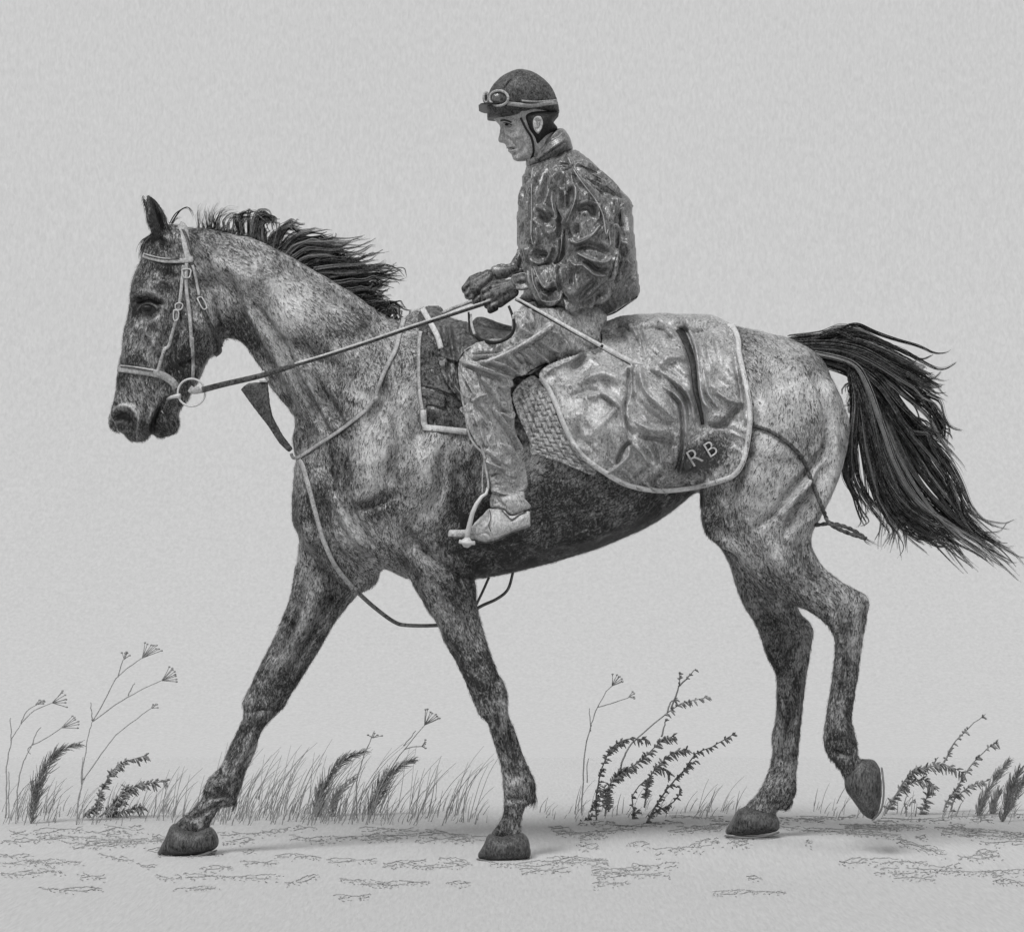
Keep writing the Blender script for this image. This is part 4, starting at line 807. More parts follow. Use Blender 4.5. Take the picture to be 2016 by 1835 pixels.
def arm_y(X, Y): t = np.clip((1180 - X) / 190, 0, 1) * np.clip((Y - 480) / 50, 0, 1); return -.21 + .08 * t
far_leg = lambda X, Y: -leg_y(X, Y)
bd = join_np([inflate(face_poly, .86, 0, st=1.5, sm=False), inflate(torso_core, .9, 0), inflate(leg_core, .55, leg_y), inflate(leg_core, .55, far_leg), inflate(arm_core, .34, arm_y), inflate(arm_core, .34, lambda X, Y: -arm_y(X, Y))])
pm_ = remesh(mesh_np('person_body', *bd), .0034, 3)
FS = [(a, w, A_(p)) for a, w, p in [
    (-5, 4, [(520, 700), (560, 712), (600, 715)]), (4, 3, [(500, 675), (560, 668), (620, 690)]), (-4, 3, [(500, 720), (510, 800), (530, 840)]), (3, 3, [(540, 860), (530, 830)]), (-4, 1.6, [(548, 940), (590, 938), (630, 945)]), (3, 2, [(560, 925), (600, 922)]), (3, 2.2, [(570, 960), (610, 965)]),
    (-3, 2.4, [(560, 830), (610, 880), (650, 940)]), (4, 8, [(640, 780), (660, 850)]), (-3, 5, [(700, 850), (720, 930), (690, 980)]), (-4, 3, [(600, 990), (640, 1000)]), (-3, 3, [(540, 760), (600, 780), (640, 760)]), (4, 6, [(640, 1030), (700, 1030)]), (5, 3, [(850, 630), (900, 680), (895, 760), (860, 800), (820, 760), (812, 690), (850, 630)]), (-6, 4, [(850, 680), (865, 740)]),
    (-6, 3, [(780, 640), (790, 740), (830, 800)])]]
displace(pm_, [bump_map(FS, 930, 200, 1140, 340, .5)])
pb = link('body', pm_, M['skin'], pr)
# eye, brow
pbv = bvh_of([pb])
mb = MB(); mb.ball(hit(pbv, *A_([(562, 706)])[0], -.002), .009, (1, .5, .55), 12, 8); mb.build('eye', M['black'], pr)
mb = MB(); strap(mb, A_([(490, 668), (540, 664), (600, 684)]), 3, pbv, .001, .0015); mb.build('eyebrow', M['hair_man'], pr)
mb = MB(); strap(mb, A_([(520, 690), (560, 692), (605, 712)]), 1.6, pbv, .0012, .001); mb.build('eyelid', M['hair_man'], pr)
mb = MB(); strap(mb, A_([(548, 938), (590, 936), (628, 946)]), 1.1, pbv, .0008, .0008); mb.build('lip_line', M['leather_dark'], pr)
# ear
er = inflate(A_([(848, 622), (885, 622), (910, 670), (905, 730), (885, 775), (860, 800), (835, 780), (815, 740), (805, 690), (820, 640)]), .6, -.094, st=1.0)
em = remesh(mesh_np('ear', *er), .0022, 2); displace(em, [bump_map([(-6, 3, A_([(850, 680), (868, 720), (860, 750)])), (3, 1.6, A_([(830, 650), (860, 635), (895, 680), (885, 740), (860, 780)])), (-3, 1.5, A_([(840, 665), (880, 670), (880, 720)]))], 1040, 220, 1080, 275, .5)]); link('ear', em, M['skin'], pr)
hr = inflate(A_([(700, 600), (1060, 590), (1030, 650), (1010, 700), (1060, 760), (960, 830), (900, 900), (880, 960), (850, 1020), (805, 1030), (808, 960), (815, 880), (790, 820), (740, 740), (690, 660)]), .9, 0, st=1.6, wmax=.093, pw=.55); link('hair', remesh(mesh_np('hair', *hr), .0035, 3), M['hair_man'], pr)
mb = MB(); strap(mb, A_([(690, 640), (740, 740), (790, 820), (812, 900), (815, 980), (790, 1050)]), 4.5, bvh_of([pb]), .010, .004); mb.build('chin_strap', M['black'], pr)
# helmet with peak, band and goggles
hm = inflate(A_([(358, 640), (352, 560), (362, 470), (378, 405), (410, 340), (480, 265), (560, 215), (640, 182), (670, 174), (700, 178), (800, 200), (880, 245), (960, 310), (1010, 380), (1045, 460), (1062, 520), (1072, 570), (1062, 592), (920, 602), (800, 598), (700, 636), (600, 648), (450, 660), (370, 658)]), 1.0, 0, st=1.6, sm=True, wmax=.112, pw=.6)
hme = remesh(mesh_np('helmet', *hm), .0035, 4); displace(hme, [bump_map([(-3, 1.3, A_([(700, 185), (850, 260), (920, 350), (945, 450)])), (-3, 1.3, A_([(680, 185), (560, 300), (500, 380)])), (-4, 2.5, A_([(500, 560), (700, 580), (790, 600)])), (4, 4, A_([(450, 620), (600, 615), (750, 590)]))], 930, 130, 1110, 245, .5)])
hl = link('helmet', hme, M['helmet'], pr); hbv = bvh_of([hl])
pk = inflate(A_([(262, 543), (300, 533), (400, 527), (560, 528), (700, 536), (800, 552), (700, 558), (500, 557), (330, 556)]), 1, 0, st=.7, wmax=.105, pw=.45, sm=False); link('helmet_peak', remesh(mesh_np('peak', *pk), .0024, 2), M['black'], pr)
mb = MB(); mb.ball(P(*A_([(672, 178)])[0], 0), .012, (1, 1, .45)); mb.build('helmet_button', M['black'], pr)
mb = MB(); strap(mb, A_([(560, 498), (680, 510), (800, 520), (930, 500), (1052, 485)]), 8, hbv, .005, .003); strap(mb, A_([(700, 470), (850, 480), (1050, 465)]), 3.5, hbv, .004, .003); mb.build('goggle_strap', M['leather'], pr)
mb = MB(); strap(mb, A_([(740, 560), (900, 590), (1060, 575)]), 4, hbv, .004, .003); mb.build('helmet_band', M['helmet'], pr)
for (cx, cy, rx, ry, yy, rl) in ((475, 445, 92, 74, -.088, .021), (350, 440, 24, 50, .0, .018)):
    c = A_([(cx, cy)])[0]; mb = MB(); near = cx > 400
    mb.tube([P(c[0] + rx * .2 * math.cos(a), c[1] + ry * .2 * math.sin(a), yy - (.018 * (math.cos(a) + .6) if near else .02)) for a in [2 * math.pi * i / 30 for i in range(31)]], .0042, n=7); mb.build('goggle_frame', M['leather'], pr)
    mb = MB(); mb.ball(P(c[0], c[1], yy), rl, (1.05, .5, .85) if near else (.45, .8, .9), 18, 12); mb.build('goggle_lens', M['glass'], pr)

# jacket
torso = [(1039, 328), (1033, 337), (1027, 353), (1026, 375), (1021, 395), (1017, 425), (1015, 468), (1019, 490), (1030, 530), (1030, 575), (1017, 592), (1040, 604), (1097, 612), (1137, 622), (1183, 626), (1199, 621), (1227, 605), (1258, 584), (1257, 543), (1253, 503), (1248, 453), (1246, 420), (1245, 401), (1227, 381), (1197, 351), (1167, 321), (1147, 305), (1127, 295), (1090, 305)]
arm_near = [(1085, 330), (1120, 325), (1150, 345), (1185, 385), (1208, 430), (1212, 490), (1212, 540), (1200, 575), (1180, 597), (1145, 610), (1105, 606), (1075, 595), (1045, 583), (1040, 570), (1038, 556), (1044, 536), (1060, 524), (1095, 520), (1112, 500), (1112, 460), (1104, 430), (1085, 380)]
arm_far = [(1030, 440), (1060, 470), (1050, 530), (1035, 546), (1000, 548), (978, 545), (975, 522), (999, 520), (1010, 508), (1018, 490)]
collar = A_([(735, 1058), (800, 1010), (880, 920), (930, 840), (1000, 790), (1065, 745), (1120, 758), (1170, 830), (1195, 900), (1200, 965), (1100, 1012), (960, 1092), (800, 1165), (750, 1130)])
jk = join_np([inflate(torso, .95, 0, wmax=.19), inflate(arm_near, .72, arm_y), inflate(arm_far, .8, .13)])
jme = remesh(mesh_np('jacket', *jk), .0025, 7)
JS = [(a, w, A_(p)) for a, w, p in [
    (9, 3, [(800, 1250), (800, 1500), (790, 1800)]), (-9, 6, [(1010, 1180), (965, 1400), (1010, 1600)]), (10, 4, [(890, 1180), (835, 1300), (805, 1450)]), (9, 3.5, [(985, 1150), (1012, 1220), (1005, 1320)]), (-8, 5, [(940, 1220), (900, 1400), (860, 1480)]), (-15, 6, [(1185, 1340), (1160, 1440), (1130, 1550)]), (11, 4, [(1215, 1320), (1235, 1430), (1170, 1600), (1100, 1750)]),
    (-10, 6, [(1085, 1380), (1080, 1600), (1070, 1800)]), (9, 4, [(1150, 1040), (1250, 1230), (1400, 1400), (1500, 1600), (1530, 1800)]), (-6, 2, [(1080, 1070), (1190, 1110)]), (-6, 2, [(1100, 1130), (1230, 1140)]), (-6, 2.5, [(1250, 1100), (1450, 1180)]), (-6, 2.5, [(1290, 1220), (1480, 1300)]), (-6, 2.5, [(1360, 1300), (1520, 1380)]), (-7, 3, [(1470, 1300), (1600, 1370), (1700, 1420)]), (6, 3, [(1300, 1060), (1500, 1220), (1650, 1360)]),
    (-12, 6, [(1640, 1450), (1670, 1600), (1675, 1814)]), (9, 3, [(1600, 1430), (1640, 1600)]), (8, 4, [(730, 1300), (700, 1400), (690, 1500)]), (-7, 4, [(760, 1200), (720, 1300)]), (-9, 7, [(900, 1560), (880, 1620), (950, 1640)]), (9, 5, [(870, 1530), (960, 1560), (990, 1590)]), (10, 5, [(1060, 1180), (1030, 1250), (1020, 1340)]), (-8, 4, [(1110, 1200), (1100, 1300)]),
    (-8, 6, [(1280, 1500), (1380, 1500), (1430, 1570)]), (8, 3, [(1270, 1490), (1360, 1470), (1440, 1520), (1450, 1640)])]]
JS += [(a, w, B_(p)) for a, w, p in [
    (-14, 6, [(1660, 0), (1680, 200), (1650, 450), (1610, 650)]), (9, 3, [(1610, 200), (1640, 330), (1600, 600), (1570, 750)]), (11, 3, [(830, 450), (830, 530), (920, 570), (980, 520), (1010, 420)]), (9, 2.5, [(870, 230), (885, 350), (850, 450)]), (-10, 6, [(880, 480), (930, 500)]), (10, 3, [(1065, 340), (1075, 480), (1010, 590)]), (-15, 8, [(1115, 200), (1130, 400), (1100, 560)]),
    (11, 3, [(1200, 340), (1250, 370), (1380, 310), (1460, 210)]), (-9, 6, [(1260, 40), (1350, 20), (1410, 90)]), (-8, 7, [(1240, 220), (1220, 310)]), (-13, 6, [(1200, 430), (1380, 400), (1540, 460)]), (11, 3, [(1270, 480), (1400, 550), (1500, 570), (1560, 510)]), (11, 3, [(1310, 590), (1420, 690), (1510, 700)]), (9, 3, [(1180, 520), (1240, 590), (1300, 590)]), (-9, 4, [(1340, 560), (1450, 640), (1540, 640)]),
    (12, 3, [(800, 640), (820, 790), (900, 945)]), (12, 3, [(850, 640), (900, 740), (960, 815), (1010, 770)]), (-11, 4, [(870, 800), (930, 860), (1020, 830)]), (12, 3, [(1090, 840), (1080, 920), (1000, 955), (900, 945)]), (-12, 4, [(1055, 620), (1080, 850), (1140, 960)]), (10, 3, [(1110, 930), (1180, 1000), (1270, 1032)]), (10, 6, [(1110, 640), (1110, 750)]), (-9, 5, [(1180, 640), (1190, 800)]),
    (8, 6, [(1240, 700), (1260, 820), (1200, 880)]), (-8, 8, [(1400, 780), (1300, 880), (1250, 960)]), (-8, 9, [(1560, 780), (1400, 930), (1250, 1040)]), (-6, 9, [(700, 950), (850, 1000), (1000, 1020)]), (8, 4, [(700, 420), (760, 440), (770, 560)]), (-9, 5, [(690, 480), (700, 600)]), (-7, 6, [(700, 200), (680, 330)]), (7, 4, [(790, 0), (790, 250), (810, 380)]), (-8, 7, [(900, 130), (870, 80)]),
    (7, 8, [(960, 260), (1000, 300)]), (6, 3, [(1740, 120), (1720, 400), (1760, 640)]), (-6, 3, [(1700, 450), (1680, 650), (1560, 850)]), (6, 3, [(1800, 560), (1780, 760), (1650, 940)]), (-6, 3, [(1500, 880), (1400, 1000)]), (7, 3, [(1620, 760), (1500, 920), (1350, 1010)]), (-5, 3, [(1700, 250), (1740, 500), (1700, 700)])]]
displace(jme, [bump_map([(a * 1.5, w * .78, p) for a, w, p in JS], 900, 280, 1280, 640, .7), crinkle(900, 280, 1280, 640, 17, 1.2, 2.4, 51, 3.6), crinkle(900, 280, 1280, 640, 8, 2.0, 1.1, 57, 4.5)], gain=3.0, lim=.024)
jo = link('jacket', jme, M['jacket'], pr)
cm = remesh(mesh_np('collar', *inflate(collar, 1.0, 0, st=1.6, wmax=.085)), .0034, 3)
displace(cm, [bump_map([(-6, 2.5, A_([(830, 1010), (900, 920), (1000, 840), (1080, 790)])), (5, 2.5, A_([(850, 990), (930, 900), (1040, 800), (1075, 765)])), (-5, 2.5, A_([(880, 1060), (1000, 960), (1140, 880)])), (4, 3, A_([(860, 1040), (980, 950), (1120, 850)])), (4, 3, A_([(900, 1080), (1050, 1000), (1180, 940)]))], 1020, 240, 1140, 345, .5)]); link('collar', cm, M['jacket'], pr)
jbv = bvh_of([jo])
def jacket_strip(name, pts, w, mat='seam', th=.002): mb = MB(); strap(mb, pts, w, jbv, .0012, th); return mb.build(name, M[mat], pr)
jacket_strip('zip', A_([(812, 1130), (800, 1200), (797, 1400), (800, 1600), (792, 1800)]) + B_([(788, 160), (795, 320), (815, 400)]), 2.0)
jacket_strip('shoulder_seam', A_([(1155, 1030), (1230, 1180), (1330, 1320), (1430, 1450), (1500, 1600), (1530, 1780)]) + B_([(1555, 250), (1575, 400)]), 2.2)
jacket_strip('side_groove_shade', A_([(1650, 1440), (1672, 1560), (1680, 1700)]) + B_([(1672, 80), (1655, 300), (1640, 450), (1600, 620), (1570, 720)]), 1.3, 'black')  # black strip painted in as shade of the back groove
jacket_strip('sleeve_seam', A_([(1230, 1320), (1225, 1440), (1160, 1620), (1105, 1740)]) + B_([(1090, 420), (1060, 560)]), 1.8)
jacket_strip('pocket_edge', B_([(1200, 330), (1215, 365), (1260, 372), (1380, 310), (1455, 215)]), 2.0)
jacket_strip('cuff_seam', B_([(800, 630), (812, 760), (860, 870), (900, 945), (1000, 955), (1075, 930), (1088, 850)]), 2.0)
jacket_strip('hem', B_([(900, 1010), (1100, 1030), (1300, 1060), (1480, 1098), (1600, 1070), (1720, 995), (1840, 905)]), 2.6, 'black')
for pts in ([(1080, 1075), (1180, 1100)], [(1100, 1110), (1240, 1125)], [(1180, 1190), (1260, 1215)], [(1270, 1100), (1440, 1175)], [(1290, 1215), (1470, 1290)], [(1340, 1290), (1500, 1375)], [(1440, 1240), (1620, 1380)], [(1400, 1200), (1480, 1240)]): jacket_strip('crease_shade', A_(pts), 1.1, 'black', .001)  # black strips laid in the creases as their shade
# cuffs
for nm, poly, yc in (('cuff', B_([(598, 700), (650, 680), (780, 672), (800, 650), (830, 700), (800, 800), (740, 835), (625, 835), (590, 770)]), -.135), ('cuff', B_([(420, 600), (560, 600), (640, 590), (680, 650), (600, 690), (560, 730), (440, 740), (380, 680)]), .09)):
    c_ = remesh(mesh_np('cuff', *inflate(poly, .9, yc, st=1.4)), .003, 3); displace(c_, [bump_map([(5, 2, [(1011, 545), (1030, 541), (1042, 548), (1040, 563), (1025, 568), (1012, 566)]), (-5, 4, [(1020, 558), (1034, 558)])], 960, 510, 1060, 580, .5)]); link(nm, c_, M['jacket'], pr)

# gloves: palm, four curled fingers and a thumb each, grown into one skin
def chainballs(mb, pts, r0, r1):
    pts = [Vector(p) for p in pts]; tot = sum((b - a).length for a, b in zip(pts, pts[1:])); done = 0
    for a, b in zip(pts, pts[1:]):
        L = (b - a).length; k = max(2, int(L / .003))
        for i in range(k):
            t = i / k; u = (done + L * t) / tot; mb.ball(a.lerp(b, t), r0 + (r1 - r0) * u, seg=8, rings=6)
        done += L
    mb.ball(pts[-1], r1, seg=8, rings=6)
def glove(org, fwd, up, side):
    """org wrist; fwd to knuckles; up thumb side; side outward"""
    mb = MB(); f, u, s = fwd.normalized(), up.normalized(), side.normalized()
    chainballs(mb, [org, org + f * .03, org + f * .055], .021, .026); chainballs(mb, [org + u * .012, org + f * .055 + u * .02], .018, .019); chainballs(mb, [org - u * .012, org + f * .05 - u * .022], .018, .018)
    for i, (du, ln) in enumerate(((.030, .024), (.011, .028), (-.008, .026), (-.026, .021))):
        k = org + f * .062 + u * du + s * .008
        chainballs(mb, [k, k + f * ln * .9 + s * .001 - u * .003, k + f * ln * 1.0 - s * .022 - u * .008, k + f * ln * .1 - s * .030 - u * .008], .0105, .0088)
    t0 = org + f * .02 + u * .026
    chainballs(mb, [t0, t0 + f * .028 + u * .010 - s * .004, t0 + f * .055 + u * .004 - s * .010], .0125, .0095)
    return remesh(mb.mesh('glove'), .0026, 3)
wn_ = P(1008, 568, -.135); gl = glove(wn_, Vector((-.92, -.05, -.42)), Vector((-.30, .15, .95)), Vector((0, -1, 0))); link('glove', gl, M['glove'], pr)
wf = P(966, 548, .08); gl2 = glove(wf, Vector((-.75, .0, -.62)), Vector((-.6, .1, .8)), Vector((0, -1, 0))); link('glove', gl2, M['glove'], pr)

# trousers
leg = [(1013, 612), (1100, 606), (1183, 615), (1183, 663), (1184, 682), (1150, 696), (1086, 716), (1046, 738), (1010, 746), (1008, 784), (1014, 814), (1014, 840), (1022, 866), (1028, 890), (1030, 918), (1036, 950), (1034, 968), (1002, 974), (968, 970), (963, 946), (957, 926), (951, 892), (942, 868), (928, 840), (918, 806), (906, 774), (899, 744), (900, 722), (908, 696), (926, 680), (960, 668), (1004, 662)]
lk = join_np([inflate(leg, .62, leg_y), inflate(leg, .62, far_leg), inflate([(1030, 600), (1100, 590), (1185, 600), (1190, 660), (1150, 690), (1060, 680), (1020, 640)], 1.2, 0, wmax=.15)])
lme = remesh(mesh_np('trousers', *lk), .0025, 7)
LS = [(a, w, C_(p)) for a, w, p in [
    (10, 5, [(1400, 380), (1150, 540), (900, 680), (700, 750)]), (-8, 4, [(1380, 440), (1200, 560), (980, 670)]), (9, 3, [(1150, 600), (1250, 670), (1360, 740)]), (9, 3, [(1250, 530), (1350, 600), (1450, 640)]), (8, 3, [(1350, 430), (1450, 480), (1500, 560)]), (-8, 3, [(1010, 640), (1060, 710), (1120, 760)]), (-7, 3, [(1200, 570), (1300, 650)]), (8, 4, [(1080, 640), (1200, 760)]),
    (10, 3, [(520, 740), (700, 800), (870, 860), (990, 890)]), (-9, 3, [(560, 780), (720, 850), (900, 920)]), (-7, 2.5, [(640, 665), (760, 650), (880, 650)]), (-6, 2.5, [(620, 715), (760, 715)]), (7, 2.5, [(640, 690), (820, 680), (980, 620)]), (9, 3, [(760, 740), (900, 770), (1060, 850), (1130, 830)]), (-9, 5, [(760, 780), (860, 820), (960, 860)]), (10, 6, [(960, 920), (980, 960), (930, 990)]),
    (-10, 3.5, [(680, 850), (720, 980), (790, 1100), (830, 1300), (880, 1500)]), (10, 3, [(620, 1130), (700, 1070), (760, 1060)]), (10, 3, [(800, 1180), (900, 1330), (1050, 1550), (1130, 1700)]), (-9, 3, [(840, 1280), (960, 1440), (1060, 1620)]), (10, 3, [(570, 1170), (620, 1350), (710, 1550)]), (-9, 3, [(600, 1120), (700, 1220), (780, 1320)]), (10, 3, [(900, 1250), (970, 1300), (1010, 1240)]), (8, 4, [(770, 1600), (900, 1740)]),
    (9, 3, [(780, 1010), (860, 1150), (940, 1220)]), (-8, 3, [(880, 1000), (960, 1090), (1000, 1200)]), (-7, 6, [(700, 1350), (760, 1450)]), (8, 3, [(900, 1550), (1000, 1650), (1080, 1740)]), (8, 4, [(420, 440), (480, 480)]), (9, 3, [(540, 860), (600, 960), (640, 1060)]), (-9, 3, [(560, 940), (620, 1040)]), (9, 3, [(700, 900), (790, 1010), (880, 1120)]), (-8, 3, [(860, 1330), (900, 1420), (980, 1560)]), (9, 3, [(640, 1230), (700, 1380), (760, 1560)]), (-9, 3, [(1000, 560), (1100, 660), (1180, 770)]), (8, 3, [(880, 600), (960, 700), (1060, 800)]), (-8, 5, [(1180, 380), (1250, 430)]), (7, 3, [(1060, 370), (1100, 440), (1190, 470)]), (7, 3, [(1120, 330), (1180, 420)])]]
LS += [(a, w, D_(p)) for a, w, p in [(-6, 2.5, [(810, 860), (900, 820), (960, 870), (1040, 880)]), (-5, 2, [(850, 935), (1010, 935)]), (8, 3, [(1100, 720), (1110, 850), (1130, 950)]), (6, 2.5, [(830, 990), (960, 1010), (1110, 975)]), (-6, 4, [(900, 740), (1000, 790), (1050, 740)]), (7, 3, [(760, 700), (850, 760), (940, 790)])]]
displace(lme, [bump_map([(a * 1.5, w * .8, p) for a, w, p in LS], 880, 590, 1210, 990, .7), crinkle(880, 590, 1210, 990, 15, .9, 2.1, 61, 3.6), crinkle(880, 590, 1210, 990, 9, 1.4, 1.2, 67, 4.5)], gain=3.0, lim=.020)
lo = link('trousers', lme, M['trouser'], pr)
tbv = bvh_of([lo])
def trouser_strip(name, pts, w, mat='piping', th=.0018): mb = MB(); strap(mb, pts, w, tbv, .001, th); return mb.build(name, M[mat], pr)
trouser_strip('trouser_seam', C_([(1390, 375), (1250, 470), (1100, 570), (950, 650), (820, 710), (740, 745)]), 3.6)
trouser_strip('knee_seam', C_([(510, 745), (640, 780), (780, 838), (900, 865), (960, 905), (980, 960)]), 1.8)
trouser_strip('front_crease_shade', C_([(600, 600), (530, 650), (480, 740), (472, 860), (490, 1000), (520, 1120)]), 1.6, 'black')  # black strip put in as shade down the leg's front
trouser_strip('back_crease_shade', C_([(1390, 745), (1250, 800), (1150, 860), (1050, 905), (1000, 930)]), 2.4, 'black')  # black strip put in as shade of the crease behind the knee
trouser_strip('trouser_hem', D_([(822, 1018), (900, 1030), (1000, 1030), (1125, 1000)]), 1.6)
# boots and socks, near and far
for side in (1, -1):
    yl = (lambda X, Y: -.335 + 0 * X) if side == 1 else (lambda X, Y: .335 + 0 * X)
    sk = inflate(D_([(818, 1010), (960, 1030), (1120, 1000), (1142, 1080), (1200, 1150), (1180, 1180), (1000, 1245), (940, 1180), (790, 1162)]), .8, yl, st=1.6); skm = remesh(mesh_np('gaiter', *sk), .0035, 3)
    displace(skm, [bump_map([(-4, 2, D_([(860, 1080), (940, 1160)])), (3, 2, D_([(800, 1140), (900, 1150), (1000, 1220)]))], 950, 960, 1060, 1030, .6)]); link('gaiter', skm, M['trouser'], pr)
    bt = inflate(D_([(380, 1400), (410, 1376), (520, 1380), (600, 1360), (650, 1300), (720, 1235), (785, 1172), (930, 1180), (1000, 1245), (1160, 1195), (1192, 1230), (1192, 1310), (1180, 1365), (1000, 1430), (860, 1495), (740, 1515), (620, 1482), (400, 1468), (372, 1440)]), .85, yl, st=1.6); btm = remesh(mesh_np('boot', *bt), .0035, 3)
    displace(btm, [bump_map([(a, w, D_(p)) for a, w, p in [(-4, 2, [(900, 1200), (960, 1260), (1010, 1290), (1070, 1240)]), (3, 2, [(780, 1180), (790, 1300), (720, 1380)]), (-3, 2, [(640, 1400), (760, 1420), (800, 1470)]), (4, 4, [(690, 1330), (740, 1340)]), (-4, 2, [(960, 1200), (1000, 1290)]), (3, 3, [(1080, 1290), (1140, 1260)]), (-4, 1.6, [(620, 1470), (740, 1500), (860, 1475), (1000, 1415), (1170, 1350)])]], 870, 990, 1060, 1080, .6)])
    b_ = link('boot', btm, M['boot'], pr)
    if side == 1:
        bbv = bvh_of([b_]); mb = MB(); strap(mb, D_([(385, 1455), (500, 1468), (620, 1488), (740, 1512), (860, 1490), (1000, 1425), (1180, 1362)]), 2.6, bbv, .002, .003); mb.build('boot_sole', M['leather_dark'], b_)
        mb = MB(); strap(mb, D_([(905, 1190), (960, 1245), (1010, 1285), (1060, 1250), (1150, 1205)]), 2.0, bbv, .002, .002); mb.build('boot_strap', M['leather_dark'], b_)
        mb = MB(); strap(mb, D_([(785, 1190), (800, 1260), (780, 1340), (800, 1400)]), 1.6, bbv, .001, .002); mb.build('boot_seam', M['leather_dark'], b_)

# stirrups (near and far) belong to the saddle
lbv = bvh_of([body, lo, fl, pb])
for side in (1, -1):
    yy = -.375 * side
    mb = MB(); strap(mb, C_([(500, 980), (520, 1100), (545, 1230), (570, 1380)]) + D_([(600, 480), (660, 570), (725, 640), (745, 760), (770, 900), (775, 980)]), 4.5, None, Y=yy, th=.004 ); strap(mb, C_([(560, 1210), (585, 1320), (650, 1450), (715, 1600), (745, 1700)]), 4, None, Y=yy - .004 * side, th=.004)
    strap(mb, D_([(730, 700), (718, 860), (716, 1020)]), 3.2, None, Y=yy + .02 * side, th=.003); mb.build('stirrup_leather', M['leather'], sd_)
    mb = MB(); q = [(960, 962), (957, 972), (948, 978), (938, 992), (930, 1010), (925, 1030), (921, 1048), (919, 1066)]
    mb.tube([P(x, y, yy - .012 * side * math.sin(math.pi * i / 7)) for i, (x, y) in enumerate(q)], .004, .0085, n=8); mb.tube([P(x, y, yy + .09 * side) for x, y in q], .004, .0085, n=8)
    mb.tube([P(919, 1068, yy - .015 * side), P(919, 1068, yy + .10 * side)], .016, n=8); mb.tube([P(904, 1066, yy - .012 * side), P(919, 1069, yy - .016 * side), P(935, 1069, yy - .012 * side)], .006, n=8)
    mb.tube([P(960, 962, yy), P(960, 962, yy + .09 * side)], .0045, n=8); mb.build('stirrup_iron', M['metal'], sd_)

# whip
wp = thing('whip', 1140, 650, -.3, 'short pale riding whip held in the near hand pointing back over the thigh', 'whip')
mb = MB(); strap(mb, B_([(640, 915), (900, 1060), (1250, 1260), (1500, 1400)]), 4.5, None, Y=lambda t: -.17 - .29 * min(1, t * 1.5), w1=8.5, th=.006); mb.build('shaft', M['piping'], wp)
mb = MB(); strap(mb, [(x - 1.5, y + 4.2) for x, y in B_([(640, 915), (900, 1060), (1250, 1260), (1500, 1400), (1780, 1556)])], 2.4, None, Y=lambda t: -.17 - .285 * min(1, t * 1.9), th=.003); mb.build('under_edge', M['black'], wp)  # thin dark strip added along the whip's lower edge
mb = MB(); strap(mb, B_([(1480, 1385), (1650, 1480), (1780, 1545)]), 10, None, Y=lambda t: -.462, w1=9, th=.004); strap(mb, B_([(1780, 1545), (1850, 1562), (1905, 1575)]), 8, None, Y=lambda t: -.462, w1=1.2, th=.003); mb.build('flap', M['piping'], wp)

# ------------------------------------------------------------------ plants
def stemline(mb, pts, Y, r0=.0026, r1=.0014, jit=1.0, n=4, seed=0):
    rr = random.Random(seed); sp = spline(pts, 4); yy = Y if callable(Y) else (lambda t: Y)
    mb.tube([P(x + rr.uniform(-jit, jit), y + rr.uniform(-jit, jit) * .4, yy(i / max(1, len(sp) - 1))) for i, (x, y) in enumerate(sp)], r0, r1, n=n)
def umbel(mb, o, tips, Y, k=6, seed=0, dots=True):
    rr = random.Random(seed); a, b = tips
    for i in range(k):
        t = i / (k - 1); bulge = 4 * t * (1 - t)
        tip = (a[0] + (b[0] - a[0]) * t + bulge * 3 + rr.uniform(-3, 2), a[1] + (b[1] - a[1]) * t - bulge * 2 + rr.uniform(-2, 3)); dy = rr.uniform(-.03, .03)
        mb.tube([P(*o, Y), P((o[0] + tip[0]) / 2 + rr.uniform(-1, 1), (o[1] + tip[1]) / 2, Y + dy * .6), P(*tip, Y + dy)], .0016, .0012, n=4)
        if dots: mb.ball(P(*tip, Y + dy), .0045, (1, 1, .7), 6, 4)
def root_at(x, y):
    q = Gp(x, y); q.z = 0; return q
YP = .95
def base_y(y): return HC * S * DIST / (y - YH) - DIST
def plant(name, base, label, cat, stems, heads, group=None, mat='plant', r=.0026, seed=1):
    Y = base_y(base[1]); t = empty(name, P(base[0], base[1], Y), label, cat, group)
    for i, s in enumerate(stems):
        mb = MB(); stemline(mb, s, Y, r if i == 0 else r * .8, r * .5, 1.0, seed=seed + i); mb.build('stem', M[mat], t)
    for i, (o_, tips, k) in enumerate(heads):
        mb = MB(); umbel(mb, o_, tips, Y, k, seed + 20 + i); mb.build('flower_head', M[mat], t)
GU = 'dry umbel stems on the verge'
plant('umbel_plant', PA([(40, 1400)])[0], 'grey umbel stem at the far left edge with two small heads bending right', 'wild flower', [PA(p) for p in ([(40, 1400), (45, 1200), (45, 1050), (80, 870), (105, 820), (145, 750)], [(145, 750), (180, 670), (260, 615)], [(145, 750), (240, 660), (370, 605)], [(78, 870), (75, 790), (70, 710)], [(60, 1400), (60, 1200), (62, 1080)])],
      [(PA([(245, 620)])[0], PA([(280, 585), (305, 620)]), 5), (PA([(360, 608)])[0], PA([(425, 530), (455, 632)]), 7)], GU)
plant('umbel_plant', PA([(125, 1385)])[0], 'short umbel stem with one open head just left of the curved feather grass', 'wild flower', [PA(p) for p in ([(125, 1385), (118, 1250), (135, 1110), (165, 1010), (200, 940), (220, 900)], [(220, 900), (320, 850), (430, 775)], [(220, 900), (245, 830), (280, 775)], [(215, 905), (190, 935), (215, 960)])], [(PA([(425, 780)])[0], PA([(500, 700), (540, 775)]), 6)], GU, seed=9)
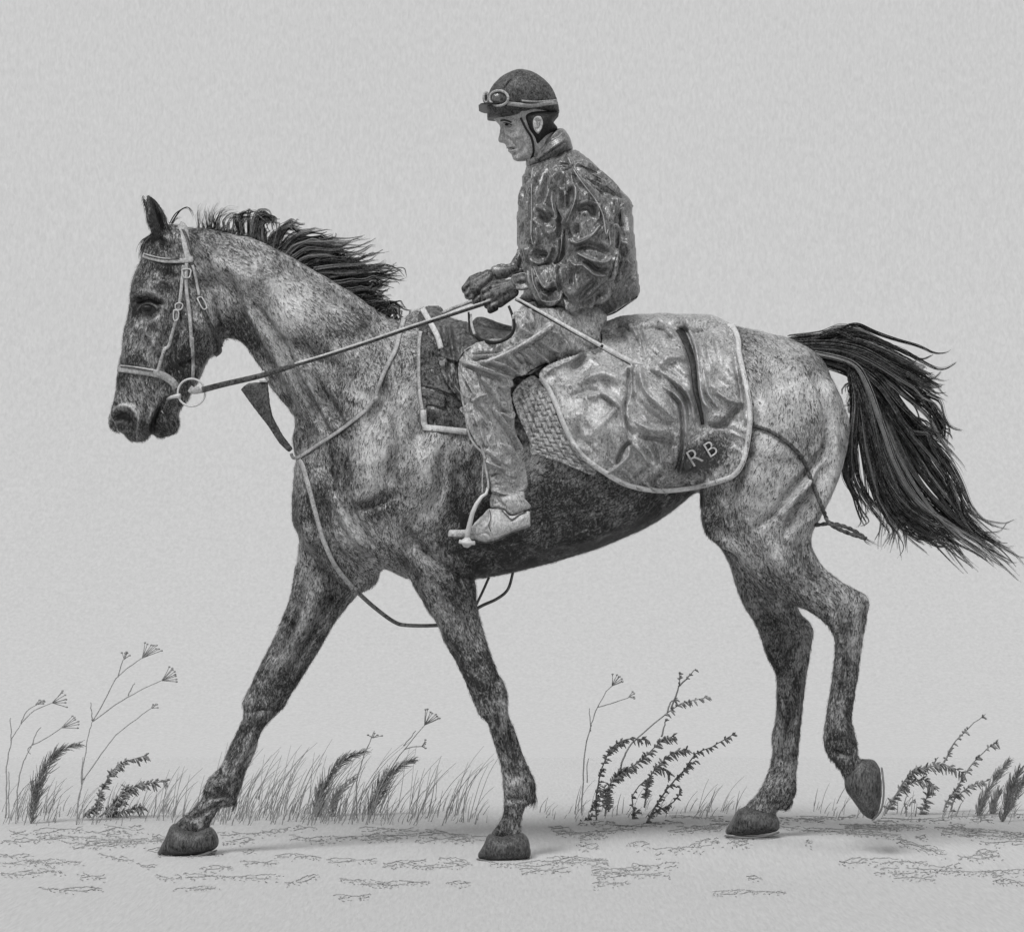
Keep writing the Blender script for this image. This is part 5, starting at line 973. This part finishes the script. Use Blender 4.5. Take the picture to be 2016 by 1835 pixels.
plant('umbel_plant', PA([(525, 1452)])[0], 'tallest umbel plant at left, forked stem with three open heads', 'wild flower', [PA(p) for p in ([(525, 1452), (535, 1320), (560, 1190), (572, 1050), (590, 950), (612, 820), (638, 735)], [(638, 735), (720, 600), (800, 440), (950, 320), (985, 298)], [(640, 735), (800, 620), (950, 530), (1110, 455)], [(575, 1140), (700, 960), (800, 830), (980, 690), (1050, 640)], [(812, 430), (840, 340), (855, 305)], [(880, 560), (905, 510), (930, 470)], [(636, 730), (630, 660), (625, 605)], [(560, 1170), (570, 980)])],
      [(PA([(980, 300)])[0], PA([(1000, 188), (1110, 255)]), 8), (PA([(1115, 455)])[0], PA([(1172, 350), (1225, 460)]), 8), (PA([(855, 310)])[0], PA([(838, 268), (888, 272)]), 5), (PA([(1045, 645)])[0], PA([(1055, 620), (1088, 632)]), 4)], GU, seed=15)
plant('umbel_plant', PB([(1300, 870)])[0], 'umbel stem leaning right between the forelegs with one open head', 'wild flower', [PB(p) for p in ([(1300, 870), (1380, 640), (1480, 460), (1550, 370), (1690, 200)], [(1550, 370), (1620, 352), (1690, 352)], [(1540, 345), (1590, 290), (1625, 240)])], [(PB([(1690, 200)])[0], PB([(1702, 90), (1792, 155)]), 8), (PB([(1670, 350)])[0], PB([(1690, 305), (1692, 368)]), 4)], GU, seed=25)
plant('umbel_plant', PB([(1210, 860)])[0], 'thin budding stem standing right of the first middle feather grass', 'wild flower', [PB(p) for p in ([(1210, 860), (1215, 600), (1260, 420), (1300, 330), (1335, 240)], [(1225, 540), (1150, 590), (1090, 640)])], [(PB([(1325, 290)])[0], PB([(1300, 270), (1385, 272)]), 4)], GU, seed=29)
plant('umbel_plant', PC([(250, 1440)])[0], 'umbel stem standing behind the arching sprigs in the centre right', 'wild flower', [PC(p) for p in ([(250, 1440), (270, 1130), (280, 880), (330, 680), (350, 590), (400, 460), (480, 320), (535, 268)], [(400, 460), (520, 430), (690, 370)], [(335, 680), (332, 580), (322, 470)], [(305, 1140), (305, 1000), (318, 920)])], [(PC([(530, 270)])[0], PC([(545, 155), (635, 240)]), 7), (PC([(680, 370)])[0], PC([(705, 320), (730, 385)]), 5)], GU, seed=35)
# feather grasses
def feather(base, spine, label, width=15, dens=90, mat='plant_dark', seed=1):
    Y = base_y(base[1]); t = empty('feather_grass', P(base[0], base[1], Y), label, 'grass plume', 'feather grasses on the verge'); rr = random.Random(seed)
    mb = MB(); stemline(mb, spine, Y, .0035, .0012, .6, seed=seed); mb.build('stem', M[mat], t)
    sp = spline(spine, 14); L = len(sp); mb = MB()
    for k in range(int(dens * 1.5)):
        u = rr.uniform(.02, .98); i = min(L - 2, int(u * (L - 1))); x, y = sp[i]; dx, dy = sp[i + 1][0] - x, sp[i + 1][1] - y; l = math.hypot(dx, dy) or 1; dx /= l; dy /= l
        s = rr.choice((-1, 1)); ln = width * 1.5 * (.45 + .8 * math.sin(math.pi * (u * .85 + .12))) * rr.uniform(.6, 1.2); a = rr.uniform(.12, .5) * s
        ex, ey = dx * math.cos(a) - dy * math.sin(a), dx * math.sin(a) + dy * math.cos(a); D2 = rr.uniform(-.03, .03)
        w_ = width * .28 * math.sin(math.pi * min(1, u + .12)); ox, oy = rr.gauss(0, w_ * .6 + 1), rr.gauss(0, w_ * .6)
        mb.tube([P(x + ox, y + oy, Y), P(x + ox + ex * ln * .5 + s, y + oy + ey * ln * .5, Y + D2 * .5), P(x + ox + ex * ln, y + oy + ey * ln + abs(dx) * 2, Y + D2)], .0019, .0007, n=3, cap=False)
    mb.build('plume', M[mat], t)
FG = [(PA([(215, 1440), (235, 1300), (250, 1220), (300, 1080), (400, 950), (550, 890)]), 'dark curved feather grass plume at left below the two small umbels', 17, 190), (PB([(930, 850), (945, 760), (965, 690), (1020, 560), (1120, 450), (1280, 380)]), 'feather grass plume right of the reaching foreleg, left of a pair', 17, 170), (PB([(1300, 840), (1330, 750), (1370, 670), (1450, 540), (1620, 440)]), 'dark feather grass plume beside the standing foreleg, right of a pair', 17, 170),
      (PD([(1125, 1150), (1150, 1060), (1200, 950), (1290, 800), (1380, 690)]), 'narrow pale plume at far right, first behind the lifted hoof sprigs', 15, 120), (PD([(1240, 1130), (1260, 1040), (1300, 930)]), 'short stubby plume between two taller ones at far right', 13, 70), (PD([(1320, 1200), (1360, 1040), (1400, 900), (1470, 750)]), 'bushy plume near the right edge', 17, 120), (PD([(1380, 1100), (1440, 960), (1510, 830)]), 'outermost plume cut by the right edge', 15, 80)]
for i, (sp_, lb, w, d) in enumerate(FG): feather(sp_[0], sp_, lb, w, d, 'plant_dark' if i < 3 or i > 4 else 'plant', 100 + i)
# small clumps near the pair
feather(PB([(1040, 850)])[0], PB([(1040, 850), (1050, 760), (1090, 680), (1200, 570)]), 'low tangled tuft between the pair of middle feather grasses', 13, 90, 'plant', 130)
# leafy sprigs
def sprig(spines, label, leaf=11, dens=34, seed=1, droop=1.0, span=(.1, 1.0), mat='plant_dark'):
    b = spines[0][0]; Y = base_y(min(b[1], 1640) if b[1] > 1590 else 1612); t = empty('leafy_sprig', P(b[0], b[1], Y), label, 'wild plant', 'leafy sprigs on the verge'); rr = random.Random(seed)
    for si, sp0 in enumerate(spines):
        mb = MB(); stemline(mb, sp0, Y, .0034, .0014, 1.0, seed=seed + si); mb.build('stem', M[mat], t)
        sp = spline(sp0, 14); L = len(sp); mb = MB()
        tot = sum(math.hypot(sp[i + 1][0] - sp[i][0], sp[i + 1][1] - sp[i][1]) for i in range(L - 1))
        for k in range(int(dens * 1.25 * tot / 150)):
            u = rr.uniform(*span); i = min(L - 2, int(u * (L - 1))); x, y = sp[i]; dx, dy = sp[i + 1][0] - x, sp[i + 1][1] - y; l = math.hypot(dx, dy) or 1; dx /= l; dy /= l
            s = 1 if rr.random() < .72 else -1; a = rr.uniform(.3, 1.25) * s; ln = leaf * rr.uniform(.6, 1.25)
            ex, ey = dx * math.cos(a) - dy * math.sin(a), dx * math.sin(a) + dy * math.cos(a) + .3 * droop; D2 = rr.uniform(-.035, .035)
            pts = [P(x, y, Y), P(x + ex * ln * .45, y + ey * ln * .45 - 1, Y + D2 * .5), P(x + ex * ln, y + ey * ln + droop, Y + D2)]
            mb.tube(pts, .0021, .0012, n=4, mid=2.3)
        mb.build('leaves', M[mat], t)
sprig([PA(p) for p in ([(640, 1420), (665, 1320), (690, 1240), (760, 1100), (850, 1020), (1010, 970)], [(570, 1400), (620, 1360), (650, 1340)])], 'dark leafy sprig arching right beside the tallest umbel plant', 12, 80, 201)
sprig([PA(p) for p in ([(680, 1400), (760, 1330), (820, 1260), (900, 1200), (1000, 1165), (1150, 1150)], [(730, 1450), (760, 1390), (860, 1350), (990, 1320)], [(820, 1330), (850, 1260), (870, 1180)])], 'low dense sprig spreading right in front of the reaching hoof', 13, 85, 202)
sprig([PC(p) for p in ([(390, 1530), (385, 1400), (390, 1250), (430, 1050), (490, 890), (570, 790), (700, 745), (850, 760)], [(220, 1550), (290, 1470), (350, 1440)], [(330, 1400), (380, 1320), (430, 1240)])], 'tall bowed sprig at the left of the centre right thicket', 11, 46, 203)
sprig([PC(p) for p in ([(460, 1480), (480, 1330), (490, 1200), (560, 1090), (640, 1030), (800, 930), (950, 780), (1080, 720)], [(500, 1400), (480, 1280), (455, 1180)])], 'heavy leafed sprig arching right through the middle of the thicket', 13, 80, 204)
sprig([PC(p) for p in ([(820, 1360), (835, 1230), (850, 1120), (950, 980), (1060, 880), (1200, 840)], [(940, 1010), (1010, 1030), (1040, 1060)])], 'sprig with fan of drooping leaves right of the thicket centre', 12, 70, 205)
sprig([PC(p) for p in ([(800, 1585), (870, 1440), (950, 1300), (1050, 1160), (1190, 1010), (1280, 880), (1420, 820), (1640, 690)], [(830, 1510), (930, 1390), (1030, 1350), (1120, 1260), (1140, 1180)], [(1130, 1090), (1190, 1010), (1280, 940)])], 'longest slanting sprig reaching towards the hind leg', 9, 30, 206)
sprig([PC(p) for p in ([(600, 1020), (640, 900), (700, 800), (800, 700), (1030, 510), (1150, 430), (1270, 400), (1390, 370)], [(1030, 510), (1050, 420), (1100, 395)], [(970, 730), (1000, 620), (1012, 565)])], 'thin twig rising out of the thicket with sparse leaves near its tip', 9, 16, 207, span=(.55, 1.0), mat='plant')
sprig([PC(p) for p in ([(1060, 480), (1110, 330), (1135, 250), (1130, 150)], [(1120, 280), (1190, 215), (1280, 120)])], 'uppermost forked twig tip above the thicket', 8, 14, 208, span=(.5, 1.0))
sprig([PC(p) for p in ([(710, 1530), (718, 1380), (720, 1240), (830, 1110)], [(715, 1500), (740, 1420), (770, 1380)])], 'small upright sprig between the two arching ones', 9, 26, 209)
sprig([PD(p) for p in ([(370, 1150), (400, 1060), (450, 980), (530, 850), (620, 770), (720, 740), (850, 720), (1010, 790)], [(480, 930), (560, 880), (680, 840), (760, 900)], [(640, 1140), (690, 1050), (715, 970), (730, 900)])], 'leafy arch just right of the lifted hind hoof', 14, 70, 210)
sprig([PD(p) for p in ([(850, 705), (880, 640), (920, 560), (1060, 410), (1190, 310)], [(760, 720), (800, 660)])], 'upright twig standing on top of the right hand arch', 9, 22, 211)
sprig([PD(p) for p in ([(840, 1115), (880, 1010), (950, 920), (1060, 740), (1200, 590), (1290, 540)], [(900, 1130), (930, 1010), (1000, 940), (1100, 880), (1210, 850)])], 'forked sprig between the arch and the far right plumes', 11, 34, 212)
sprig([PD(p) for p in ([(545, 1170), (540, 1080), (525, 1040), (550, 970)], [(565, 1060), (590, 1020), (615, 1000)])], 'tiny bent shoot below the right hand arch', 7, 14, 213, mat='plant')

# loose grass and soil marks: nobody could count them
mb = MB(); rr = random.Random(77)
def blade(x, y, h, lean, dark=False):
    Y = base_y(y) + rr.uniform(-.08, .08); b = rr.uniform(-3, 3)
    pts = [(x, y), (x + lean * .25 + b, y - h * .4), (x + lean * .6 + b * .5, y - h * .75), (x + lean, y - h)]
    a = rr.choice((0, 0, 0, 1, 2)); sp = spline(pts, 3); sp = sp[a:]
    mb.tube([P(px_, py_, Y) for px_, py_ in sp], rr.uniform(.0011, .0022), .0006, n=3, cap=False)
for x0, x1, n_, hmin, hmax in ((0, 60, 26, 20, 95), (60, 340, 95, 15, 80), (300, 440, 50, 25, 110), (410, 640, 180, 15, 150), (600, 930, 240, 12, 140), (930, 960, 6, 20, 50), (1055, 1120, 12, 10, 50), (1120, 1160, 12, 15, 80), (1160, 1360, 40, 15, 60), (1350, 1450, 30, 20, 90), (1590, 1700, 24, 15, 80), (1720, 1800, 14, 15, 60), (1800, 2016, 30, 12, 40)):
    for _ in range(n_):
        h = hmin + (hmax - hmin) * rr.random() ** 1.8; blade(rr.uniform(x0, x1), rr.uniform(1598, 1626), h, h * rr.uniform(.1, .75))
go = mb.build('grass', M['grass']); tag(go, 'thin grey grass blades leaning right along the verge', 'grass', kind='stuff')

mb = MB()
def scuff(x0, y0, x1, y1, dens=1.0, hgt=4.0, r=.0018):
    L = abs(x1 - x0); n = max(4, int(L / 5)); pts = []; on = True
    for i in range(n + 1):
        t = i / n; x = x0 + (x1 - x0) * t + rr.uniform(-2, 2); y = y0 + (y1 - y0) * t + 2.2 * math.sin(t * 7 + x0) + rr.uniform(-1.2, 1.2)
        if rr.random() < .13:
            if len(pts) > 2: mb.tube(pts, r * rr.uniform(.6, 1.3), r * .5, n=4)
            pts = []
        q = Gp(x, y); q.z = ground_z(q.x, q.y) + .0015; pts.append(q)
        if rr.random() < .8 * dens:           # crumbs and short curls of earth
            m = []; cx, cy = x + rr.uniform(-4, 4), y + rr.uniform(0, hgt * 2)
            for k in range(3): q = Gp(cx + k * rr.uniform(.6, 2.6), cy + rr.uniform(-1, 1)); q.z = ground_z(q.x, q.y) + .001 + rr.uniform(0, .002); m.append(q)
            mb.tube(m, r * rr.uniform(.6, 1.2), r * .4, n=3)
    if len(pts) > 2: mb.tube(pts, r, r * .5, n=4)
SC = [PA(p) for p in ([(230, 1490), (570, 1470)], [(60, 1498), (200, 1500)], [(0, 1555), (260, 1550)], [(300, 1535), (450, 1525)], [(500, 1590), (800, 1560)], [(760, 1530), (1000, 1560)], [(1000, 1540), (1140, 1545)], [(0, 1650), (230, 1660)], [(0, 1710), (290, 1700)], [(0, 1780), (250, 1775)], [(300, 1700), (380, 1760)], [(680, 1640), (920, 1680)], [(940, 1720), (1070, 1725)], [(540, 1790), (720, 1800)], [(720, 1465), (980, 1470)])]
SC += [PB(p) for p in ([(240, 955), (540, 960)], [(250, 1020), (480, 1000)], [(660, 925), (920, 920)], [(740, 985), (980, 1000)], [(940, 1000), (1430, 965)], [(1230, 930), (1640, 940)], [(1300, 985), (1760, 970)], [(1700, 950), (1990, 1000)], [(400, 1160), (650, 1160)], [(640, 1105), (960, 1125)], [(100, 1200), (330, 1190)], [(0, 1250), (700, 1260)], [(700, 1310), (950, 1250)], [(1060, 1270), (1450, 1320)], [(1380, 1180), (1700, 1145)], [(1600, 1190), (2010, 1180)], [(1780, 1135), (2000, 1160)], [(410, 1080), (490, 1075)], [(1850, 1305), (2010, 1308)], [(1050, 1400), (1300, 1395)])]
SC += [PC(p) for p in ([(0, 1630), (200, 1660)], [(220, 1550), (560, 1560)], [(560, 1600), (900, 1590)], [(1040, 1500), (1530, 1530)], [(1250, 1630), (1560, 1620)], [(1100, 1640), (1500, 1650)], [(230, 1710), (460, 1690)], [(220, 1770), (420, 1775)], [(650, 1760), (860, 1770)], [(1030, 1670), (1480, 1650)], [(900, 1820), (1480, 1760)], [(1560, 1760), (1740, 1780)], [(0, 1850), (500, 1860)], [(700, 1900), (1100, 1890)])]
SC += [W_(p) for p in ([(560, 1500), (870, 1505)], [(870, 1520), (1650, 1550)], [(680, 1390), (1200, 1370)], [(820, 1410), (1050, 1405)], [(1200, 1370), (1310, 1340)], [(1210, 1480), (1650, 1475)], [(1300, 1450), (1870, 1440)], [(0, 1610), (190, 1620)], [(300, 1610), (450, 1620)], [(1640, 1590), (2010, 1650)], [(880, 1610), (960, 1620)])]
SC += [PD(p) for p in ([(0, 1270), (430, 1290)], [(50, 1310), (480, 1300)], [(0, 1365), (490, 1360)], [(400, 1270), (690, 1275)], [(780, 1265), (1500, 1300)], [(820, 1320), (1130, 1345)], [(950, 1255), (1200, 1290)], [(1340, 1310), (1500, 1320)], [(480, 1410), (850, 1480)], [(0, 1540), (230, 1525)], [(270, 1590), (1500, 1590)], [(690, 1570), (980, 1560)], [(960, 1500), (1310, 1495)], [(1100, 1470), (1200, 1475)], [(1230, 1620), (1330, 1625)], [(300, 1210), (900, 1180)], [(880, 1150), (1500, 1130)], [(1070, 1180), (1240, 1180)], [(620, 1370), (700, 1370)])]
for _ in range(46):
    x = rr.uniform(-10, 1980); y = rr.choice((rr.uniform(1628, 1668), rr.uniform(1628, 1760))); SC.append([(x, y), (x + rr.uniform(25, 150), y + rr.uniform(-3, 4))])
for (a, b) in SC: scuff(a[0], a[1], b[0], b[1]); scuff(a[0] + 4, a[1] + 4, b[0], b[1] + 3, .8)
so = mb.build('soil_scuffs', M['scuff']); tag(so, 'broken ridges, crumbs and twigs scattered over the pale track', 'loose soil', kind='stuff')
